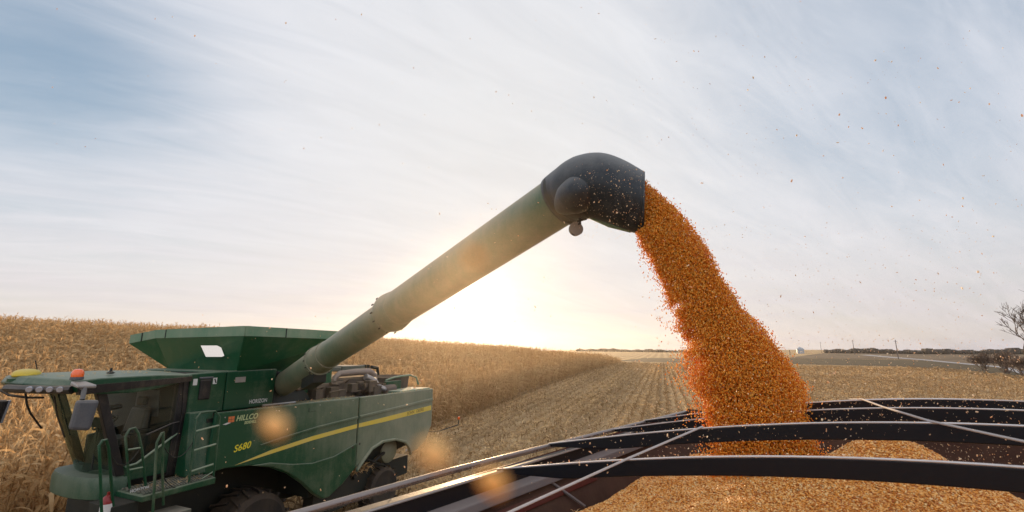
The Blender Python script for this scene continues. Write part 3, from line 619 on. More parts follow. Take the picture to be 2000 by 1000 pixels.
# cab base ledge
lg2 = []
for z, k in ((1.98, .92), (2.0, .98), (2.22, 1.0), (2.3, .95)):
    lg2.append([(-1.06-.46*k*math.sin(math.pi*i/16)**.55, 1.20-.84*k*math.cos(math.pi*i/16), z) for i in range(17)])
m_ = MB(); m_.add([p for r_ in lg2 for p in r_], [(j*17+i, j*17+i+1, (j+1)*17+i+1, (j+1)*17+i) for j in range(3) for i in range(16)]+[tuple(range(17))[::-1], tuple(51+i for i in range(17))])
m_.build('cab_ledge', M['ledge'], cabe, True)
MB().box((-1.0, .8, 1.2), (-.1, 2.2, 1.95)).build('under_cab_frame', M['dark'], cabe)
MB().hexa([(-2.4, .9, .4), (-1.0, .9, .7), (-1.0, 2.2, .7), (-2.4, 2.2, .4), (-2.4, .9, .9), (-1.0, .9, 1.3), (-1.0, 2.2, 1.3), (-2.4, 2.2, .9)]).build('feeder_house', M['dark'], cb, bevel=.03)
# receiver dome, antenna, beacon, mirrors
rc = MB().lathe((-2.09, 1.5, 3.81), [(.15, 0), (.165, .02), (.16, .06), (.13, .095), (.07, .112), (.0, .118)], 28).build('satellite_receiver', M['ydome'], ro, True)
MB().lathe((-2.09, 1.5, 3.74), [(.2, 0), (.2, .05), (.17, .06)], 24).build('receiver_base', M['greend'], rc)
MB().tube([(-1.95, 1.5, 3.8), (-2.02, 1.5, 4.05)], .008, 5).build('antenna', M['black'], ro)
be = MB().lathe((-2.03, .12, 3.83), [(.07, 0), (.073, .045), (.066, .08), (.045, .108), (.0, .116)], 24).build('beacon', M['orange'], ro, True)
MB().lathe((-2.03, .12, 3.785), [(.05, 0), (.078, .012), (.075, .05)], 20).build('beacon_base', M['grey'], be, True)
MB().lathe((-1.42, .6, 3.84), [(.03, 0), (.06, .015), (.02, .04), (.015, .09)], 12).build('roof_knob', M['dark'], ro, True)
mi = MB().hexa([(-2.20, -.34, 3.17), (-1.98, -.38, 3.13), (-1.96, -.28, 3.13), (-2.18, -.24, 3.17), (-2.17, -.34, 3.55), (-1.93, -.38, 3.53), (-1.91, -.28, 3.53), (-2.15, -.24, 3.55)]).build('mirror', M['grey'], cabe, bevel=.04)
MB().tube([(-2.1, -.3, 3.55), (-2.08, -.26, 3.68), (-2.0, .1, 3.72)], .03, 8).build('mirror_arm', M['grey'], mi, True)
MB().hexa([(-2.18, -.3, 3.70), (-1.92, -.2, 3.68), (-1.92, .1, 3.70), (-2.1, .1, 3.72), (-2.18, -.3, 3.74), (-1.92, -.2, 3.73), (-1.92, .1, 3.77), (-2.1, .1, 3.78)]).build('mirror_bracket', M['metal'], mi, bevel=.015)
mr = MB().hexa([(-1.95, 3.05, 2.98), (-1.75, 3.1, 2.96), (-1.72, 3.2, 2.96), (-1.93, 3.18, 2.98), (-1.95, 3.05, 3.38), (-1.70, 3.1, 3.36), (-1.66, 3.2, 3.36), (-1.93, 3.18, 3.38)]).build('mirror', M['black'], cabe, bevel=.03)
MB().hexa([(-1.745, 3.09, 2.98), (-1.715, 3.09, 2.98), (-1.70, 3.21, 2.98), (-1.73, 3.21, 2.98), (-1.695, 3.09, 3.35), (-1.665, 3.09, 3.35), (-1.65, 3.21, 3.35), (-1.68, 3.21, 3.35)]).build('mirror_glass', M['lens'], mr)
MB().tube([(-1.85, 3.1, 3.38), (-1.9, 3.0, 3.6), (-2.3, 2.6, 3.66)], .025, 6).build('mirror_arm', M['black'], mr)
MB().tube([(-2.28, 1.7, 3.62), (-2.2, 1.6, 3.54), (-2.05, 1.4, 3.50), (-1.95, 1.2, 3.50)], .018, 6).tube([(-2.1, 1.4, 3.6), (-2.05, 1.4, 3.40), (-1.95, 1.5, 3.25), (-1.75, 1.6, 3.0)], .014, 6).build('wiper_arm', M['black'], cabe)
# ---- platform, steps, rails, ladder
pf = empty('access_platform', (0, 0, 0)); pf.parent = cb
MB().hexa([(-1.2, -.35, 2.02), (-.12, -.35, 2.02), (-.12, .35, 2.02), (-1.2, .35, 2.02), (-1.2, -.35, 2.10), (-.12, -.35, 2.12), (-.12, .35, 2.12), (-1.2, .35, 2.10)]).build('deck', M['greend'], pf, bevel=.01)
gt = MB()
for i in range(26):
    for j in range(9): x = -1.16+i*.04+(j % 2)*.02; y = -.3+j*.07; gt.box((x, y, 2.105+(i*.0008)), (x+.024, y+.035, 2.133))
gt.build('deck_grating', M['step'], pf)
MB().hexa([(-1.35, -.45, 1.70), (-.55, -.5, 1.70), (-.55, -.1, 1.70), (-1.35, 0, 1.70), (-1.35, -.45, 1.78), (-.55, -.5, 1.78), (-.55, -.1, 1.78), (-1.35, 0, 1.78)]).build('step', M['step'], pf, bevel=.01)
MB().box((-1.15, -.5, 1.50), (-.70, -.1, 1.60)).box((-1.5, -.2, 1.2), (-1.15, .4, 2.02)).build('step', M['dark'], pf, bevel=.01)
MB().box((-.74, -.52, 1.62), (-.58, -.48, 1.74)).build('reflector', M['red'], pf)
text('platform_lettering', 'HORIZON', .065, (-1.22, -.06, 2.12), M['white'], pf, 0, .001, .8)
def rail(pts, name='handrail', r=.019, m='greend'): return MB().tube(pts, r, 8).build(name, M[m], pf, True)
rail([(-1.62, -.35, 1.7), (-1.78, -.35, 2.6), (-1.84, -.35, 2.92), (-1.81, -.35, 2.98), (-1.76, -.33, 2.98), (-1.70, -.30, 2.86), (-1.43, -.15, 1.9)], m='green')
rail([(-1.02, -.38, 1.6), (-1.13, -.38, 2.84), (-1.08, -.38, 2.97), (-1.06, -.38, 2.98), (-.98, -.36, 2.4), (-.88, -.33, 1.9)])
lr = rail([(-1.15, .1, 2.15), (-1.32, .1, 2.92), (-1.28, .1, 3.02), (-1.21, .1, 3.03), (-1.15, .1, 2.94), (-1.06, .1, 2.67), (-.93, .1, 2.12)])
for t, a, b in ((0, (-1.27, 2.72), (-1.08, 2.72)), (1, (-1.21, 2.42), (-1.0, 2.42))): MB().tube([(a[0], .1, a[1]), (b[0], .1, b[1])], .014, 6).build('rail_rung', M['lip'], lr)
ld = rail([(-.51, -.28, 2.1), (-.51, -.25, 3.1), (-.44, -.23, 3.18), (-.2, -.23, 3.18), (-.12, -.25, 3.08), (-.12, -.28, 2.12)], 'ladder', .018)
for z in (2.92, 2.62, 2.3): MB().tube([(-.50, -.26, z-.02), (-.12, -.26, z+.02)], .016, 6).build('ladder_rung', M['lip'], ld)
MB().hexa([(-.42, .0, 2.14), (.02, .0, 2.14), (.02, .3, 2.14), (-.42, .3, 2.14), (-.38, .15, 3.15), (.02, .15, 3.15), (.02, .3, 3.15), (-.38, .3, 3.15)]).build('ladder_panel', M['greend'], pf, bevel=.02)
def chain(a, b, sag, n=12):
    a, b = Vector(a), Vector(b); MB().tube([a.lerp(b, i/n)-Vector((0, 0, sag*4*(i/n)*(1-i/n))) for i in range(n+1)], .008, 5).build('safety_chain', M['dark'], pf)
chain((-1.04, -.38, 2.8), (-.51, -.26, 2.75), .22); chain((-.95, -.37, 2.3), (-.51, -.27, 2.15), .12); chain((-1.68, -.3, 2.8), (-1.1, .1, 2.7), .2)
MB().tube([(-.33, -.27, 2.12), (-.13, -.27, 2.2)], .01, 5).build('kick_rail', M['lip'], pf)
# fire extinguisher
fe = MB().lathe((-1.52, -.12, 1.86), [(.07, 0), (.075, .02), (.075, .24), (.05, .3), (.02, .32), (.02, .36)], 20).build('fire_extinguisher', M['red'], cb, True)
MB().lathe((-1.52, -.12, 1.95), [(.0765, 0), (.0765, .12)], 20).build('extinguisher_label', M['white'], fe, True)
# wheels
def wheel(x, y, rad, w, rim, lugs):
    we = empty('wheel', (x, y, rad)); we.parent = cb
    t = MB().lathe((0, 0, 0), [(rad*.55, 0), (rad*.8, -.02), (rad*.93, .03), (rad*.96, w*.2), (rad*.96, w*.8), (rad*.93, w-.03), (rad*.8, w+.02), (rad*.55, w)], 48, 'y')
    for k in range(lugs):
        for s_ in (0, 1):
            a = 2*math.pi*(k+.5*s_)/lugs; a2 = a+.16; y0, y1 = (0, w*.52) if s_ == 0 else (w*.48, w); aa, ab = (a, a2) if s_ == 0 else (a2, a)
            P_ = []
            for rr_ in (rad*.94, rad*1.02):
                for yy, an in ((y0, aa), (y1, ab)):
                    for da in (-.035, .035): P_.append((rr_*math.sin(an+da), yy, rr_*math.cos(an+da)))
            t.hexa([P_[0], P_[1], P_[3], P_[2], P_[4], P_[5], P_[7], P_[6]])
    t.build('tyre', M['rubber'], we)
    MB().lathe((0, 0, 0), [(rad*.56, .02), (rad*.5, .06), (rad*.3, .12), (rad*.16, .10), (rad*.14, .02), (.01, .02)], 32, 'y').build('rim', M[rim], we, True)
wheel(1.25, .28, .74, .7, 'yellow', 20); wheel(1.25, 2.4, .74, .7, 'yellow', 20)
wheel(5.0, .3, .58, .5, 'green', 18); wheel(5.0, 2.5, .58, .5, 'green', 18)
MB().lathe((5.25, .42, 1.5), [(.02, -.12), (.2, -.1), (.32, 0), (.34, .3)], 24, 'y').build('final_drive', M['green'], cb, True)
MB().tube([(3.9, .4, 1.1), (5.2, .4, 1.55)], .05, 8).box((3.5, .5, .7), (6.2, .9, 1.2)).tube([(3.7, .3, 1.7), (4.9, .3, 1.2)], .025, 6).box((2.6, .3, .55), (3.7, .6, 1.3)).build('under_frame', M['dark'], cb)
# rear marker arm
ma = MB().tube([(6.5, 1.0, 1.9), (7.6, .6, 1.62), (7.9, .5, 1.62), (8.75, .35, 1.70), (8.78, .35, 1.86)], .018, 6).build('marker_arm', M['dark'], cb)
MB().lathe((8.78, .35, 1.86), [(.02, 0), (.04, .02), (.04, .08), (.02, .1)], 12).build('marker_lamp', M['orange'], ma, True)
# ---- unloading auger
def at(u, v, d): x, y, z = pix(u, v); return Vector((x*d, y*d, CAMZ+z*d))
A0 = Vector((-5.18, 10.45, 3.39)); A1 = Vector((.438, 4.665, 5.724))      # world ends of the tube's axis
ax = (A1-A0); AL = ax.length; axn = ax/AL
def al(t): return Vector(wl(*(A0+axn*t)))
tj1, tj2 = 2.2, 5.02
au = MB().tube([al(-.55), al(tj2)], .245, 40).build('unloading_auger', M['auger'], cb, True)
MB().tube([al(tj2-.1), al(AL+.2)], .268, 40).build('outer_tube', M['auger'], au, True)
fl = MB()
for t, r_ in ((tj1, .285), (tj1+.06, .285)): fl.tube([al(t), al(t+.035)], r_, 40)
fl.build('flange', M['auger'], au, True)
MB().tube([al(tj1+.06), al(tj1+.5)], .262, 40).build('coupling_sleeve', M['auger'], au, True)
MB().tube([al(tj2-.13), al(tj2-.05), al(tj2), al(tj2+.14), al(tj2+.2)], [.282, .304, .304, .285, .270], 40).build('flange', M['auger'], au, True)
for t, r_ in ((tj2-.11, .304), (tj1+.05, .29)):
    a = axn.cross(Vector((0, 0, 1))).normalized(); b = a.cross(axn)
    for k in range(14):
        q = 2*math.pi*k/14; p = A0+axn*t+(a*math.cos(q)+b*math.sin(q))*r_
        MB().tube([wl(*(p-axn*.022)), wl(*(p+axn*.022))], .011, 6).build('bolt', M['dark'], au)
cr = MB().hexa([Vector(wl(*(A0+axn*t+Vector((0, 0, dz))+axn.cross(Vector((0, 0, 1))).normalized()*s_))) for dz in (-.42, -.22) for t, s_ in ((1.75, -.12), (2.35, -.12), (2.35, .12), (1.75, .12))]).build('cradle_pad', M['dark'], au)
# spout
E = [Vector(p) for p in (A1+axn*.10, A1+axn*.26, at(1140, 366, 4.56), at(1165, 364, 4.46), at(1190, 371, 4.39), at(1212, 380, 4.34), at(1229, 387, 4.31))]
rad_ = [.282, .292, .312, .318, .305, .288, .268]
Pc = [Vector(wl(*p)) for p in E]
def catmull(P_, n=5):
    out = []
    for i in range(len(P_)-1):
        p0, p1, p2, p3 = P_[max(i-1, 0)], P_[i], P_[i+1], P_[min(i+2, len(P_)-1)]
        for k in range(n): t = k/n; out.append(.5*((2*p1)+(p2-p0)*t+(2*p0-5*p1+4*p2-p3)*t*t+(3*p1-p0-3*p2+p3)*t**3))
    out.append(P_[-1]); return out
Pf = catmull(Pc); Rf = list(np.interp(np.linspace(0, 6, len(Pf)), range(7), rad_))
sm = MB().tube(Pf, Rf, 40, cap=False); ed = (Pf[-1]-Pf[-3]).normalized(); nr = len(Pf)
for i in range(nr-9, nr):       # the mouth is cut on a slant, longer underneath
    for j in range(40):
        p = Vector(sm.v[i*40+j]); k = ((i-(nr-10))/9)**1.5; sm.v[i*40+j] = tuple(p+ed*k*max(0, Rf[i]-(p-Pf[i]).z)*.52)
sp_ = sm.build('spout', M['spout'], au, True, solid=.015)
sl = A1+axn*.16
mp = [Vector(sm.v[(nr-1)*40+j]) for j in range(40)]
MB().tube(mp+[mp[0]], .012, 6, False).build('mouth_rim', M['spout'], sp_, True)
for k_ in (8, 14, 20): i_ = min(k_, nr-12); c_ = Pf[i_]; MB().tube([c_+(Vector(sm.v[i_*40+j])-c_)*1.004 for j in range(40)]+[c_+(Vector(sm.v[i_*40])-c_)*1.004], .006, 5, False).build('mould_line', M['spout'], sp_, True)
MB().tube([wl(*(sl-axn*.02)), wl(*(sl+axn*.02))], .294, 40).build('spout_collar', M['dark'], sp_, True)
bc = at(1128, 382, 4.33)
bb = catmull([Vector(wl(*at(u, v, d))) for u, v, d in ((1096, 412, 4.50), (1100, 404, 4.45), (1112, 391, 4.39), (1130, 379, 4.345), (1148, 373, 4.34), (1166, 373, 4.36), (1182, 377, 4.42))], 6)
MB().tube(bb, list(np.interp(np.linspace(0, 6, len(bb)), range(7), [.03, .10, .16, .185, .175, .14, .02])), 36).build('pivot_cover', M['spout'], sp_, True)
MB().tube([wl(*at(1150, 424, 4.45)), wl(*at(1190, 440, 4.34)), wl(*at(1232, 452, 4.28))], [.02, .03, .02], 8, flat=.7).build('spout_lip', M['lip'], sp_, True)
lm = at(1124, 448, 4.5); ln = Vector((.25, -1, .1)).normalized()
lamp = MB().tube([wl(*(lm-ln*.05)), wl(*(lm-ln*.02)), wl(*(lm+ln*.03))], [.03, .065, .07], 24).build('work_lamp', M['exhaust'], sp_, True)
MB().tube([wl(*at(1132, 424, 4.55)), wl(*at(1133, 436, 4.5)), wl(*at(1126, 442, 4.5))], .014, 6).tube([wl(*at(1128, 432, 4.55)), wl(*at(1146, 427, 4.5))], .012, 6).build('lamp_bracket', M['black'], sp_)

def rest_chaff():
    P_ = []
    for x0, x1, y0, y1, z in ((-2.1, -.5, .35, 2.0, 3.835), (3.6, 6.5, .0, .06, 3.065), (.1, 3.4, .0, .06, 3.10), (5.25, 6.6, .1, .85, 3.095), (-1.1, -.15, -.3, .3, 2.14), (1.4, 3.4, .12, .45, 3.095)):
        for k in range(70 if x1-x0 < 2 else 90): P_.append(O3+AX*random.uniform(x0, x1)+AY*random.uniform(y0, y1)+Vector((0, 0, z)))
    n = len(P_); o = scatter('settled_chaff', np.array([tuple(p) for p in P_]), np.stack([rng.normal(0, .3, n), rng.normal(0, .3, n), rng.uniform(0, 6.28, n)], -1), rng.uniform(.05, .12, n), [litter_mesh(40+i) for i in range(3)], M['litter'])
    tag(o, 'chaff and husk bits settled on the roof and ledges of the combine', 'chaff', kind='stuff')
rest_chaff()
# straw clump by the rear wheel
def clump():
    V, F = [], []
    for k in range(420):
        a = random.uniform(0, 6.28); rr_ = random.random()**.5
        ribbon(V, F, (rr_*.42*math.cos(a), rr_*.25*math.sin(a), random.uniform(0, .2)*(1-rr_*.5)), (random.uniform(-1, 1), random.uniform(-1, 1), 0), random.uniform(.08, .25), .02, 1.5, 2, random.uniform(-2, 2), random.uniform(-.3, .8))
    me = npmesh('straw_clump', np.array(V), np.array(F), M['litter']); o = bpy.data.objects.new('straw_clump', me); COL.objects.link(o)
    o.location = O3+AX*4.15+AY*.55+Vector((0, 0, 1.2)); o.rotation_euler = (0, 0, R(65))
    tag(o, 'tan clump of chopped straw lodged in front of the combine rear wheel', 'straw')
clump()

# ------------------------------------------------------------------ grain cart (local x right across, y along)
CA = R(39); CO = Vector((-1.035, 2.275, 0))
ct = empty('grain_cart', CO, -CA); tag(ct, 'open grain cart with black roof bows being filled with orange corn', 'grain cart')
HX = 5.2; RZ = 3.46; YE = 5.43; Y0 = -3.2
def archz(x, b=0): x = min(max(x, 0), HX); return RZ-.03+b+.40*(math.sin(math.pi*x/6) if x < 3 else math.sin(math.pi/2*(HX-x)/(HX-3)))
def bow(y, dep, b, thick=.03):
    m_ = MB(); n = 40; V = []
    for i in range(n+1):
        x = HX*i/n; z = archz(x, b); dp = dep*min(1, .25+x/.75); V += [(x, y-thick/2, z-dp), (x, y+thick/2, z-dp), (x, y+thick/2, z), (x, y-thick/2, z)]
    F = [(i*4+j, i*4+(j+1) % 4, (i+1)*4+(j+1) % 4, (i+1)*4+j) for i in range(n) for j in range(4)]+[(3, 2, 1, 0), (n*4, n*4+1, n*4+2, n*4+3)]
    m_.add(V, F); o = m_.build('roof_bow', M['trim'], ct, bevel=.006)
    # pale strip along the top, painted in for the grazing sun's glint
    c_ = MB().tube([(HX*i/n, y-thick*.3, archz(HX*i/n, b)+.003) for i in range(n+1)], .0085, 6, flat=.6).build('bow_glint', M['edge'], o, True)
    return o
BOWS = [(1.49, .088, -.045), (2.13, .088, .03), (3.26, .085, 0), (4.02, .075, .0), (YE-.05, .06, -.10), (-.6, .09, 0), (-2.0, .09, 0)]
for y, dep, b in BOWS: bow(y, dep, b)
def railbar(x, name):
    o = MB().tube([(x, Y0, RZ-.02), (x, 1.0, RZ), (x, YE, RZ-.07), (x, YE+.02, RZ-.075)], .020, 12).build(name, M['rail'], ct, True)
    s_ = 1 if x < 1 else -1
    MB().tube([(x+s_*.055, Y0, RZ-.045), (x+s_*.055, YE, RZ-.10)], .008, 8).build('rail_lip', M['metal'], o, True)
    MB().hexa([(x-.05, Y0, RZ-.19), (x+.05, Y0, RZ-.19), (x+.05, YE, RZ-.24), (x-.05, YE, RZ-.24), (x-.04, Y0, RZ-.045), (x+.04, Y0, RZ-.045), (x+.04, YE, RZ-.10), (x-.04, YE, RZ-.10)]).build('rail_beam', M['trim'], o, bevel=.008)
railbar(0, 'side_rail'); railbar(HX, 'side_rail')
# walls: steep inside faces
def wall(pts, name, m): return MB().add(pts, [tuple(range(len(pts)))]).build(name, M[m], ct, solid=.02)
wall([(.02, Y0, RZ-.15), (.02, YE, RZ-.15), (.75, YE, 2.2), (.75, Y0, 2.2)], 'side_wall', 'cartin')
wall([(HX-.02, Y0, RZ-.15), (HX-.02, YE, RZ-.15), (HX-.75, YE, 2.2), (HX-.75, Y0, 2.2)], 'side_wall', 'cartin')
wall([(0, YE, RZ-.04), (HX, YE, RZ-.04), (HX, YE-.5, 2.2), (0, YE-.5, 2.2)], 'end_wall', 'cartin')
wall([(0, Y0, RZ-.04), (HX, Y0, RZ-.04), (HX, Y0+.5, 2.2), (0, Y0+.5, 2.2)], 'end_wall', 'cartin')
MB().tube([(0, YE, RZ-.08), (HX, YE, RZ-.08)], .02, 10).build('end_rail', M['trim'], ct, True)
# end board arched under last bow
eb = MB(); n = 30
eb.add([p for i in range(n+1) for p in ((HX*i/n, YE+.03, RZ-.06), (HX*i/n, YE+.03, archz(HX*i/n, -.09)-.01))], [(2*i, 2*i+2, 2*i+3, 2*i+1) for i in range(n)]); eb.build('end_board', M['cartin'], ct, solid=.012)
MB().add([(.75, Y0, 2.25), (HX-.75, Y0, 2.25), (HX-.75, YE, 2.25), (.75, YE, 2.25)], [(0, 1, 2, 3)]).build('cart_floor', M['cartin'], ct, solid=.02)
# lower body: sloping hopper, frame, axle, wheels
MB().hexa([(1.3, Y0+.9, 1.2), (HX-1.3, Y0+.9, 1.2), (HX-1.3, YE-.9, 1.2), (1.3, YE-.9, 1.2), (.0, Y0-.03, 3.25), (HX, Y0-.03, 3.25), (HX, YE+.05, 3.25), (.0, YE+.05, 3.25)])
ho = MB(); hb = [(1.3, Y0+.9, 1.2), (HX-1.3, Y0+.9, 1.2), (HX-1.3, YE-.9, 1.2), (1.3, YE-.9, 1.2)]; ht = [(-.03, Y0-.03, 3.38), (HX+.03, Y0-.03, 3.38), (HX+.03, YE+.06, 3.38), (-.03, YE+.06, 3.38)]
for i in range(4): j = (i+1) % 4; ho.quadhole([hb[i], hb[j], ht[j], ht[i]], None)
ho.add(hb, [(0, 1, 2, 3)]); ho.build('hopper_body', M['cartred'], ct, solid=.03)
for x in (.55, HX-1.25):
    we = empty('wheel', (x, 1.2, .95)); we.parent = ct
    t_ = MB().lathe((0, 0, 0), [(.45, 0), (.75, -.02), (.92, .05), (.95, .2), (.95, .5), (.92, .65), (.75, .7), (.45, .7)], 40, 'x').build('tyre', M['rubber'], we, True)
    MB().lathe((0, 0, 0), [(.46, .05), (.3, .2), (.1, .2), (.1, .5), (.46, .65)], 28, 'x').build('rim', M['cartred'], we, True)
MB().box((1.0, 1.05, .85), (HX-1.0, 1.35, 1.1)).box((2.3, Y0-1.2, .8), (2.7, YE, 1.0)).build('axle_frame', M['trim'], ct)
# inside braces seen at lower left
MB().hexa([(.05, -.6, 3.235), (.14, -.6, 3.22), (.14, 4.6, 3.22), (.05, 4.6, 3.235), (.04, -.6, 3.29), (.13, -.6, 3.275), (.13, 4.6, 3.275), (.04, 4.6, 3.29)]).build('inside_rib', M['cartgrey'], ct, bevel=.008)
MB().hexa([(.11, .6, 3.14), (.17, .6, 3.12), (.17, 2.6, 3.12), (.11, 2.6, 3.14), (.10, .6, 3.18), (.16, .6, 3.165), (.16, 2.6, 3.165), (.10, 2.6, 3.18)]).build('inside_beam', M['cartred'], ct, bevel=.008)
MB().tube([(.10, 1.99, 3.22), (.27, 2.2, 3.03)], .012, 6).build('inside_rod', M['cartgrey'], ct)
# straps over the bows
def strap(pts): return MB().tube(pts, .0085, 6, flat=.7).build('tarp_strap', M['strap'], ct, True)
def bz(x, k): y, d, b = BOWS[k]; return (x, y, archz(x, b)+.012)
strap([(.45, -1.2, 3.36), (.70, .2, 3.42), bz(1.0, 0), bz(1.22, 1)])
strap([(4.3, -.6, 3.62), bz(2.95, 0), bz(2.35, 1), bz(2.15, 2), bz(2.0, 3), bz(1.83, 4)])

# ------------------------------------------------------------------ corn heap in the cart (stuff)
def hz(x, s):
    z = 3.19+.20*np.exp(-((x-2.9)/1.8)**2-((s-.6)/1.1)**2)+.40*np.exp(-((x-2.15)/.46)**2-((s-3.3)/.50)**2)+.16*np.exp(-((x-1.55)/.5)**2-((s-2.72)/.45)**2)
    z = z+.03*np.sin(x*5+1)*np.sin(s*4)+.012*np.sin(x*17)*np.sin(s*19+x*5)
    return z-.30*sstep(.0, .40, .62-x)-.40*sstep(0, .9, s-3.8)-.25*sstep(0, .8, x-2.6)*sstep(0, .8, s-2.2)
def c2w(x, s): return CO.x+x*math.cos(CA)+s*math.sin(CA), CO.y-x*math.sin(CA)+s*math.cos(CA)
nx, ns = 130, 220
X, Sg = np.meshgrid(np.linspace(.14, HX-.3, nx), np.linspace(Y0+.3, YE-.25, ns), indexing='ij')
wx, wy = c2w(X, Sg); V = np.stack([wx, wy, hz(X, Sg)], -1).reshape(-1, 3)
I, J = np.meshgrid(np.arange(nx-1), np.arange(ns-1), indexing='ij'); i0 = (I*ns+J).ravel()
me = npmesh('corn_heap', V, np.stack([i0, i0+ns, i0+ns+1, i0+1], -1), M['heap'], True)
o = bpy.data.objects.new('corn_heap', me); COL.objects.link(o); tag(o, 'heaped bed of loose yellow orange corn filling the grain cart', 'corn', kind='stuff')
def kernel(i):
    a = random.uniform(.85, 1.15); L_, w_, t_ = .0125*a, .0090*random.uniform(.85, 1.15), .0052
    prof = [(-.5, .42), (-.28, .85), (.1, 1.0), (.4, .8), (.5, .45)]; V, F = [], []
    for x, k in prof:
        for j in range(6): q = 2*math.pi*j/6; V.append((x*L_, math.cos(q)*w_*.5*k, math.sin(q)*t_*.5*min(1, k+.2)))
    for r_ in range(4):
        for j in range(6): F.append((r_*6+j, r_*6+(j+1) % 6, (r_+1)*6+(j+1) % 6, (r_+1)*6+j))
    for r_ in (0, 4): F += [(r_*6, r_*6+1, r_*6+2, r_*6+3), (r_*6, r_*6+3, r_*6+4, r_*6+5)]
    return V, F
def kmesh(i, m):
    V, F = kernel(i); return npmesh('corn_kernel_%s_%d' % (m, i), np.array(V), np.array(F), M[m], True)
KP = [kmesh(i, 'kernelp') for i in range(5)]; KS = [kmesh(i, 'kernel') for i in range(5)]; KF = [kmesh(i, 'kernelf') for i in range(5)]
n = 260000
x = rng.uniform(.2, 4.7, n); s_ = -.9+5.3*rng.random(n)**1.35
z = hz(x, s_)+rng.uniform(0, .006, n); wx, wy = c2w(x, s_)
rot = np.stack([rng.normal(0, .5, n), rng.normal(0, .5, n), rng.uniform(0, 6.28, n)], -1)
o = scatter('loose_corn', np.stack([wx, wy, z], -1), rot, rng.uniform(.85, 1.15, n)*np.interp(s_, [0, 1.5, 4], [1.0, 1.15, 1.6]), KP, M['kernelp'])
tag(o, 'loose corn kernels covering the heap inside the grain cart', 'corn', kind='stuff')

def husks():
    n = 220; x = rng.uniform(.4, 4.3, n); s_ = rng.uniform(-.6, 4.0, n); wx, wy = c2w(x, s_)
    o = scatter('husk_bits', np.stack([wx, wy, hz(x, s_)+.008], -1), np.stack([rng.normal(0, .3, n), rng.normal(0, .3, n), rng.uniform(0, 6.28, n)], -1), rng.uniform(.04, .11, n), [litter_mesh(60+i) for i in range(4)], M['litter'])
    tag(o, 'small husk and cob bits lying on the corn in the cart', 'chaff', kind='stuff')
    P_ = []
    for y, d, b in BOWS[:5]:
        for k in range(70): x_ = random.uniform(.3, 4.4); wx, wy = c2w(x_, y+random.uniform(-.012, .012)); P_.append((wx, wy, archz(x_, b)+.014))
    n = len(P_); o = scatter('settled_corn', np.array(P_), np.stack([rng.normal(0, .3, n), rng.normal(0, .3, n), rng.uniform(0, 6.28, n)], -1), rng.uniform(.3, .9, n), KF, M['kernelf'])
    tag(o, 'scattered corn bits caught on top of the black roof bows', 'corn', kind='stuff')

# ------------------------------------------------------------------ falling corn stream
rows = [(1214, 425, 1234, 362, 4.32), (1240, 452, 1262, 356, 4.26), (1262, 492, 1318, 400, 4.12), (1288, 548, 1372, 468, 3.98), (1308, 600, 1410, 535, 3.90), (1326, 650, 1450, 600, 3.82), (1334, 700, 1504, 655, 3.75), (1345, 748, 1546, 706, 3.68), (1368, 792, 1572, 760, 3.63), (1384, 832, 1582, 815, 3.58), (1390, 872, 1592, 862, 3.55), (1394, 912, 1606, 905, 3.53), (1396, 945, 1615, 940, 3.51)]
SL = np.array([at(a, b, e) for a, b, c, d, e in rows]); SR = np.array([at(c, d, e) for a, b, c, d, e in rows])
def samp(n, spread, tpow=1.0, lo=0, hi=1):
    t = lo+(hi-lo)*rng.random(n)**tpow; f = t*(len(rows)-1); i = np.minimum(f.astype(int), len(rows)-2); f = (f-i)[:, None]
    L_ = SL[i]*(1-f)+SL[i+1]*f; R_ = SR[i]*(1-f)+SR[i+1]*f
    c = (L_+R_)/2; h = (R_-L_)/2; hw = np.linalg.norm(h, axis=1); hn = h/hw[:, None]
    dep = np.array([.35, .93, 0.1]); dep = dep/np.linalg.norm(dep)
    a = rng.uniform(0, 6.28, n); q = rng.random(n)**.5
    # clumpy outline, raggeder to the left
    wob = 1+.05*np.sin(t*47+a)+.035*np.sin(t*90+3*a)
    q = q*spread(t, a, n)*(1+.03*np.sin(t*31+a)+.02*np.sin(t*70+3*a))
    return c+hn*(np.cos(a)*q*hw)[:, None]+dep*(np.sin(a)*q*hw*.62)[:, None], t
def sp_core(t, a, n): return 1-.04*rng.random(n)
def sp_edge(t, a, n): return 1+np.abs(rng.normal(0, .055, n))*(1+1.5*(np.cos(a) < 0)*(t > .1))*(1+.9*(np.sin(t*38+2*np.sin(a*2)) > .3))
P1, t1 = samp(150000, sp_core); P2, t2 = samp(52000, sp_edge)
def thin_(P_, t):  # ragged gaps through the left side, half way down
    d = (P_-SL[0])
    w = np.sin(P_[:, 0]*23+P_[:, 2]*9)+np.sin(P_[:, 2]*31-P_[:, 0]*11)+np.sin(P_[:, 1]*27+P_[:, 2]*13)
    f = t*(len(rows)-1); i = np.minimum(f.astype(int), len(rows)-2)
    hw = np.linalg.norm(SR[i]-SL[i], axis=1); lft = np.linalg.norm(P_-SL[i], axis=1)/hw
    gap = np.exp(-((lft-.16)/.15)**2)*np.exp(-((t-.42)/.16)**2)
    return rng.random(len(P_)) > np.clip(gap*1.2, 0, .93)*(w > -1.3)
P_ = np.concatenate([P1[thin_(P1, t1)], P2[thin_(P2, t2)]]); n = len(P_); print('stream', n)
rot = np.stack([rng.uniform(0, 6.28, n), rng.normal(1.1, .7, n), rng.uniform(0, 6.28, n)], -1)
o = scatter('falling_corn', P_, rot, rng.uniform(.8, 1.2, n)*.98, KS, M['kernel'])
tag(o, 'thick orange stream of corn pouring from the black spout into the cart', 'corn', kind='stuff')

